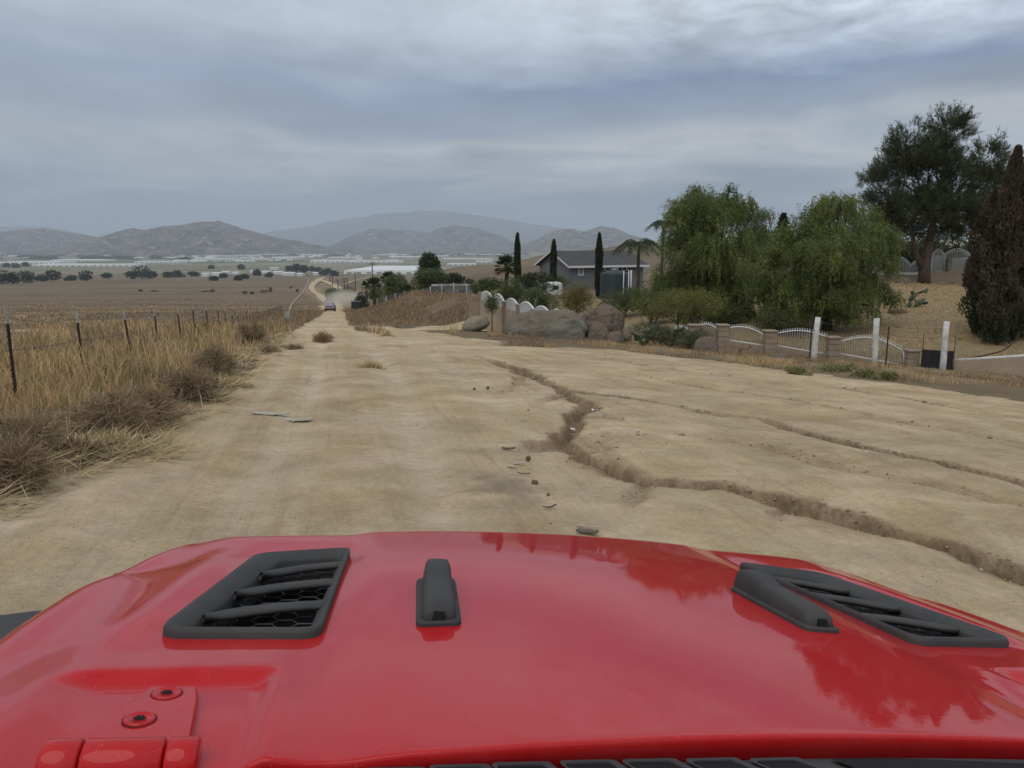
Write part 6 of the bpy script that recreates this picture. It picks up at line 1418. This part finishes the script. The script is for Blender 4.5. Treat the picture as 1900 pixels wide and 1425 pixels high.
# weeds between the road and the walls
P, c = sample(190000, -1, 26, 20, 40, r, 1.1, .44, 26, .62, lambda x, y: (y < yb(x)+2.5)); d_ = np.hypot(P[:, 0], P[:, 1]); gm = vnoise(P[:, 0]*.5+11, P[:, 1]*.5) > .5
for g, mt_, nm, lab in ((gm, DRYG, 'wall_foot_grass', 'short tan dry grass along the foot of the walls'), (~gm, DRYB, 'wall_foot_weeds', 'brown dry weeds along the foot of the walls')):
    blades(nm, P[g], r.uniform(.04, .20, g.sum())*(.25+1.2*c[g]**1.3), .006+.0003*d_[g], mt_, r, 1.1, label=lab)
P, c = sample(55000, 8, 40, 26, 52, r, .8, .44, 45, .6, lambda x, y: y > yb(x)+.8); d_ = np.hypot(P[:, 0], P[:, 1])
blades('bank_turf', P, r.uniform(.05, .16, len(P)), .014+.0007*d_, DRYG, r, 1.2, label='cropped dry grass on the bank below the terrace', bend=.6)
# green creeping weed in front of the pickets
for i, (x, y, w, hh) in enumerate(((1560, 690, 80, .16), (1600, 700, 50, .14), (1480, 694, 46, .12), (1645, 705, 40, .12))):
    b = onp(x, y); sb_ = shrub('creeping_weed', b, w*b.y/FPX, w*b.y/FPX*.6, hh, 1600, .10, .03, mat('pale_yellow_green_weed', (.26, .25, .11), .7, tone=.4, trans=.2), 500+i, ('broad', 'second', 'narrow', 'outermost')[i]+' patch of pale green weed ahead of the picket panels', 'weed', zmin=0, stem=1, upr=.1)
# dark tangled bushes on the left verge
for i, (x, y, w, h, lab) in enumerate(((205, 812, 140, .32, 'dark tangled dry bush spilling over the verge edge'), (280, 790, 110, .30, 'dark tangled dry bush next along the verge'), (40, 862, 100, .26, 'dark tangled dry bush by the outermost fence post'), (345, 745, 80, .34, 'grey brown dry bush among golden grass'), (395, 700, 70, .45, 'grey dry bush halfway along the fence'), (470, 640, 50, .5, 'brown dry bush at the fence end'), (10, 908, 90, .22, 'low dark weed clump on the sandy verge'))):
    b = onp(x, y); ww = w*b.y/FPX; shrub('dry_bush', b, ww, ww*.8, h, 3600, .18, .0045+.0003*b.y, DRYT, 520+i, lab, 'bush', zmin=0, stem=6, upr=.0, stemmat=DRYT, lobes=9)
b = onp(604, 634); shrub('dry_bush', b, 36*b.y/FPX, 26*b.y/FPX, .22, 2200, .14, .010, mat('reddish_dry_weed', (.32, .20, .11), .85, tone=.5, trans=.2), 540, 'reddish dry weed clump growing in the middle of the track', 'bush', zmin=0, stem=5, stemmat=DRYT)
for i, (x, y, hh) in enumerate(((335, 745, .16), (355, 733, .13), (398, 733, .14), (392, 722, .10), (55, 888, .12), (62, 884, .10))):
    b = onp(x, y); shrub('green_weed', b, .18, .18, hh, 220, .05, .014, GREYG, 560+i, 'small green weed sprouting from the sandy verge', 'weed', 'green weeds on the sandy verge' if 0 else None) if 0 else shrub('green_weed', b, .18, .18, hh, 220, .05, .014, GREYG, 560+i, 'small green weed sprouting from the sandy verge', 'weed', group='green weeds on the sandy verge', zmin=0, stem=2)
for i, (x, y, w) in enumerate(((285, 790, 30), (255, 815, 40), (215, 838, 60), (150, 852, 60), (440, 716, 40), (500, 655, 24), (690, 680, 30), (545, 648, 20))):
    b = onp(x, y); ww = w*b.y/FPX; q = np.random.default_rng(600+i); P = np.stack([b.x+q.normal(size=500)*ww*.35, b.y+q.normal(size=500)*ww*.25, np.zeros(500)], 1); P[:, 2] = ground(P[:, 0], P[:, 1])+.01
    blades('dry_tuft', P, q.uniform(.06, .22, 500), .006+.0006*b.y, (STRAW, DRYB)[i % 2], q, 2.2, kind='thing', label='matted dry tuft lying on the sandy road edge', cat='tuft'); COL.objects[-1]['group'] = 'dry tufts on the road edge'
# pebbles and clods scattered on the road
n = 24000; x = r.uniform(-7, 12, n); y = 3.5+r.random(n)**1.8*22; z, d, wl_ = ground(x, y, True); cl_ = vnoise(x*.7+3, y*.7+5); k = (d > .6) & ((wl_ > .15) | (cl_+r.random(n)*.5 > .80)); x, y, z, wl_ = x[k], y[k], z[k], wl_[k]; n = len(x)
s = r.uniform(.002, .006, n)*np.where(wl_ > .12, r.uniform(1.2, 4.0, n), 1)*(1+.03*np.hypot(x, y))*np.where(r.random(n) < .04, 2.2, 1); oc = np.array([(1, 0, 0), (-1, 0, 0), (0, 1, 0), (0, -1, 0), (0, 0, 1), (0, 0, -1)], float); jit = r.uniform(.6, 1.3, (n, 6, 1))
V = (np.stack([x, y, z+s*.3], 1)[:, None]+oc[None]*jit*s[:, None, None]*np.array([1, 1, .7])).reshape(-1, 3); tri = np.array([(0, 2, 4), (2, 1, 4), (1, 3, 4), (3, 0, 4), (2, 0, 5), (1, 2, 5), (3, 1, 5), (0, 3, 5)])
F = (np.arange(n)[:, None, None]*6+tri[None]).reshape(-1, 3)
tag(link('gravel', mesh_np('gravel', V, F, mat('brown_clod', (.32, .25, .165), .95, tone=.35), False, {'tone': np.repeat(r.random(n), 6)})), 'scattered pebbles and clods on the dirt road', 'gravel', kind='stuff')

# dust hanging behind the oncoming car
Yd = 205.0; k = Yd/FPX; p = W(638, 554, Yd)
dm = bpy.data.materials.new('road_dust'); dm.use_nodes = True; t = dm.node_tree; t.nodes.clear()
tc = N(t, 'ShaderNodeTexCoord'); nn_ = N(t, 'ShaderNodeTexNoise', inp={'Scale': .35, 'Detail': 3.0}); L(t, tc, 'Object', nn_, 'Vector')
ln_ = N(t, 'ShaderNodeVectorMath', operation='LENGTH'); mp = N(t, 'ShaderNodeMapping', vector_type='TEXTURE'); mp.inputs['Scale'].default_value = (46*k, 14, 2.6); L(t, tc, 'Object', mp, 0); L(t, mp, 0, ln_, 0)
fo_ = M(t, 'MULTIPLY', M(t, 'SUBTRACT', 1.0, ln_.outputs['Value'], clamp=True), M(t, 'SUBTRACT', M(t, 'MULTIPLY', nn_.outputs[0], 2.4), .55, clamp=True))
pv_ = N(t, 'ShaderNodeVolumePrincipled'); pv_.inputs['Color'].default_value = (.95, .87, .75, 1); t.links.new(M(t, 'MULTIPLY', fo_, .28), pv_.inputs['Density']); L(t, pv_, 0, N(t, 'ShaderNodeOutputMaterial'), 'Volume')
m = MB(); m.lathe([(.05, -1), (.6, -.8), (.95, -.3), (1, 0), (.95, .3), (.6, .8), (.05, 1)], 20); ob = m.build('dust_cloud', dm, None, (p.x, Yd, p.z)); ob.data.transform(Matrix.Diagonal((46*k, 14, 2.6, 1)))
tag(ob, 'pale dust cloud hanging over the road behind the oncoming car', 'dust', kind='stuff')
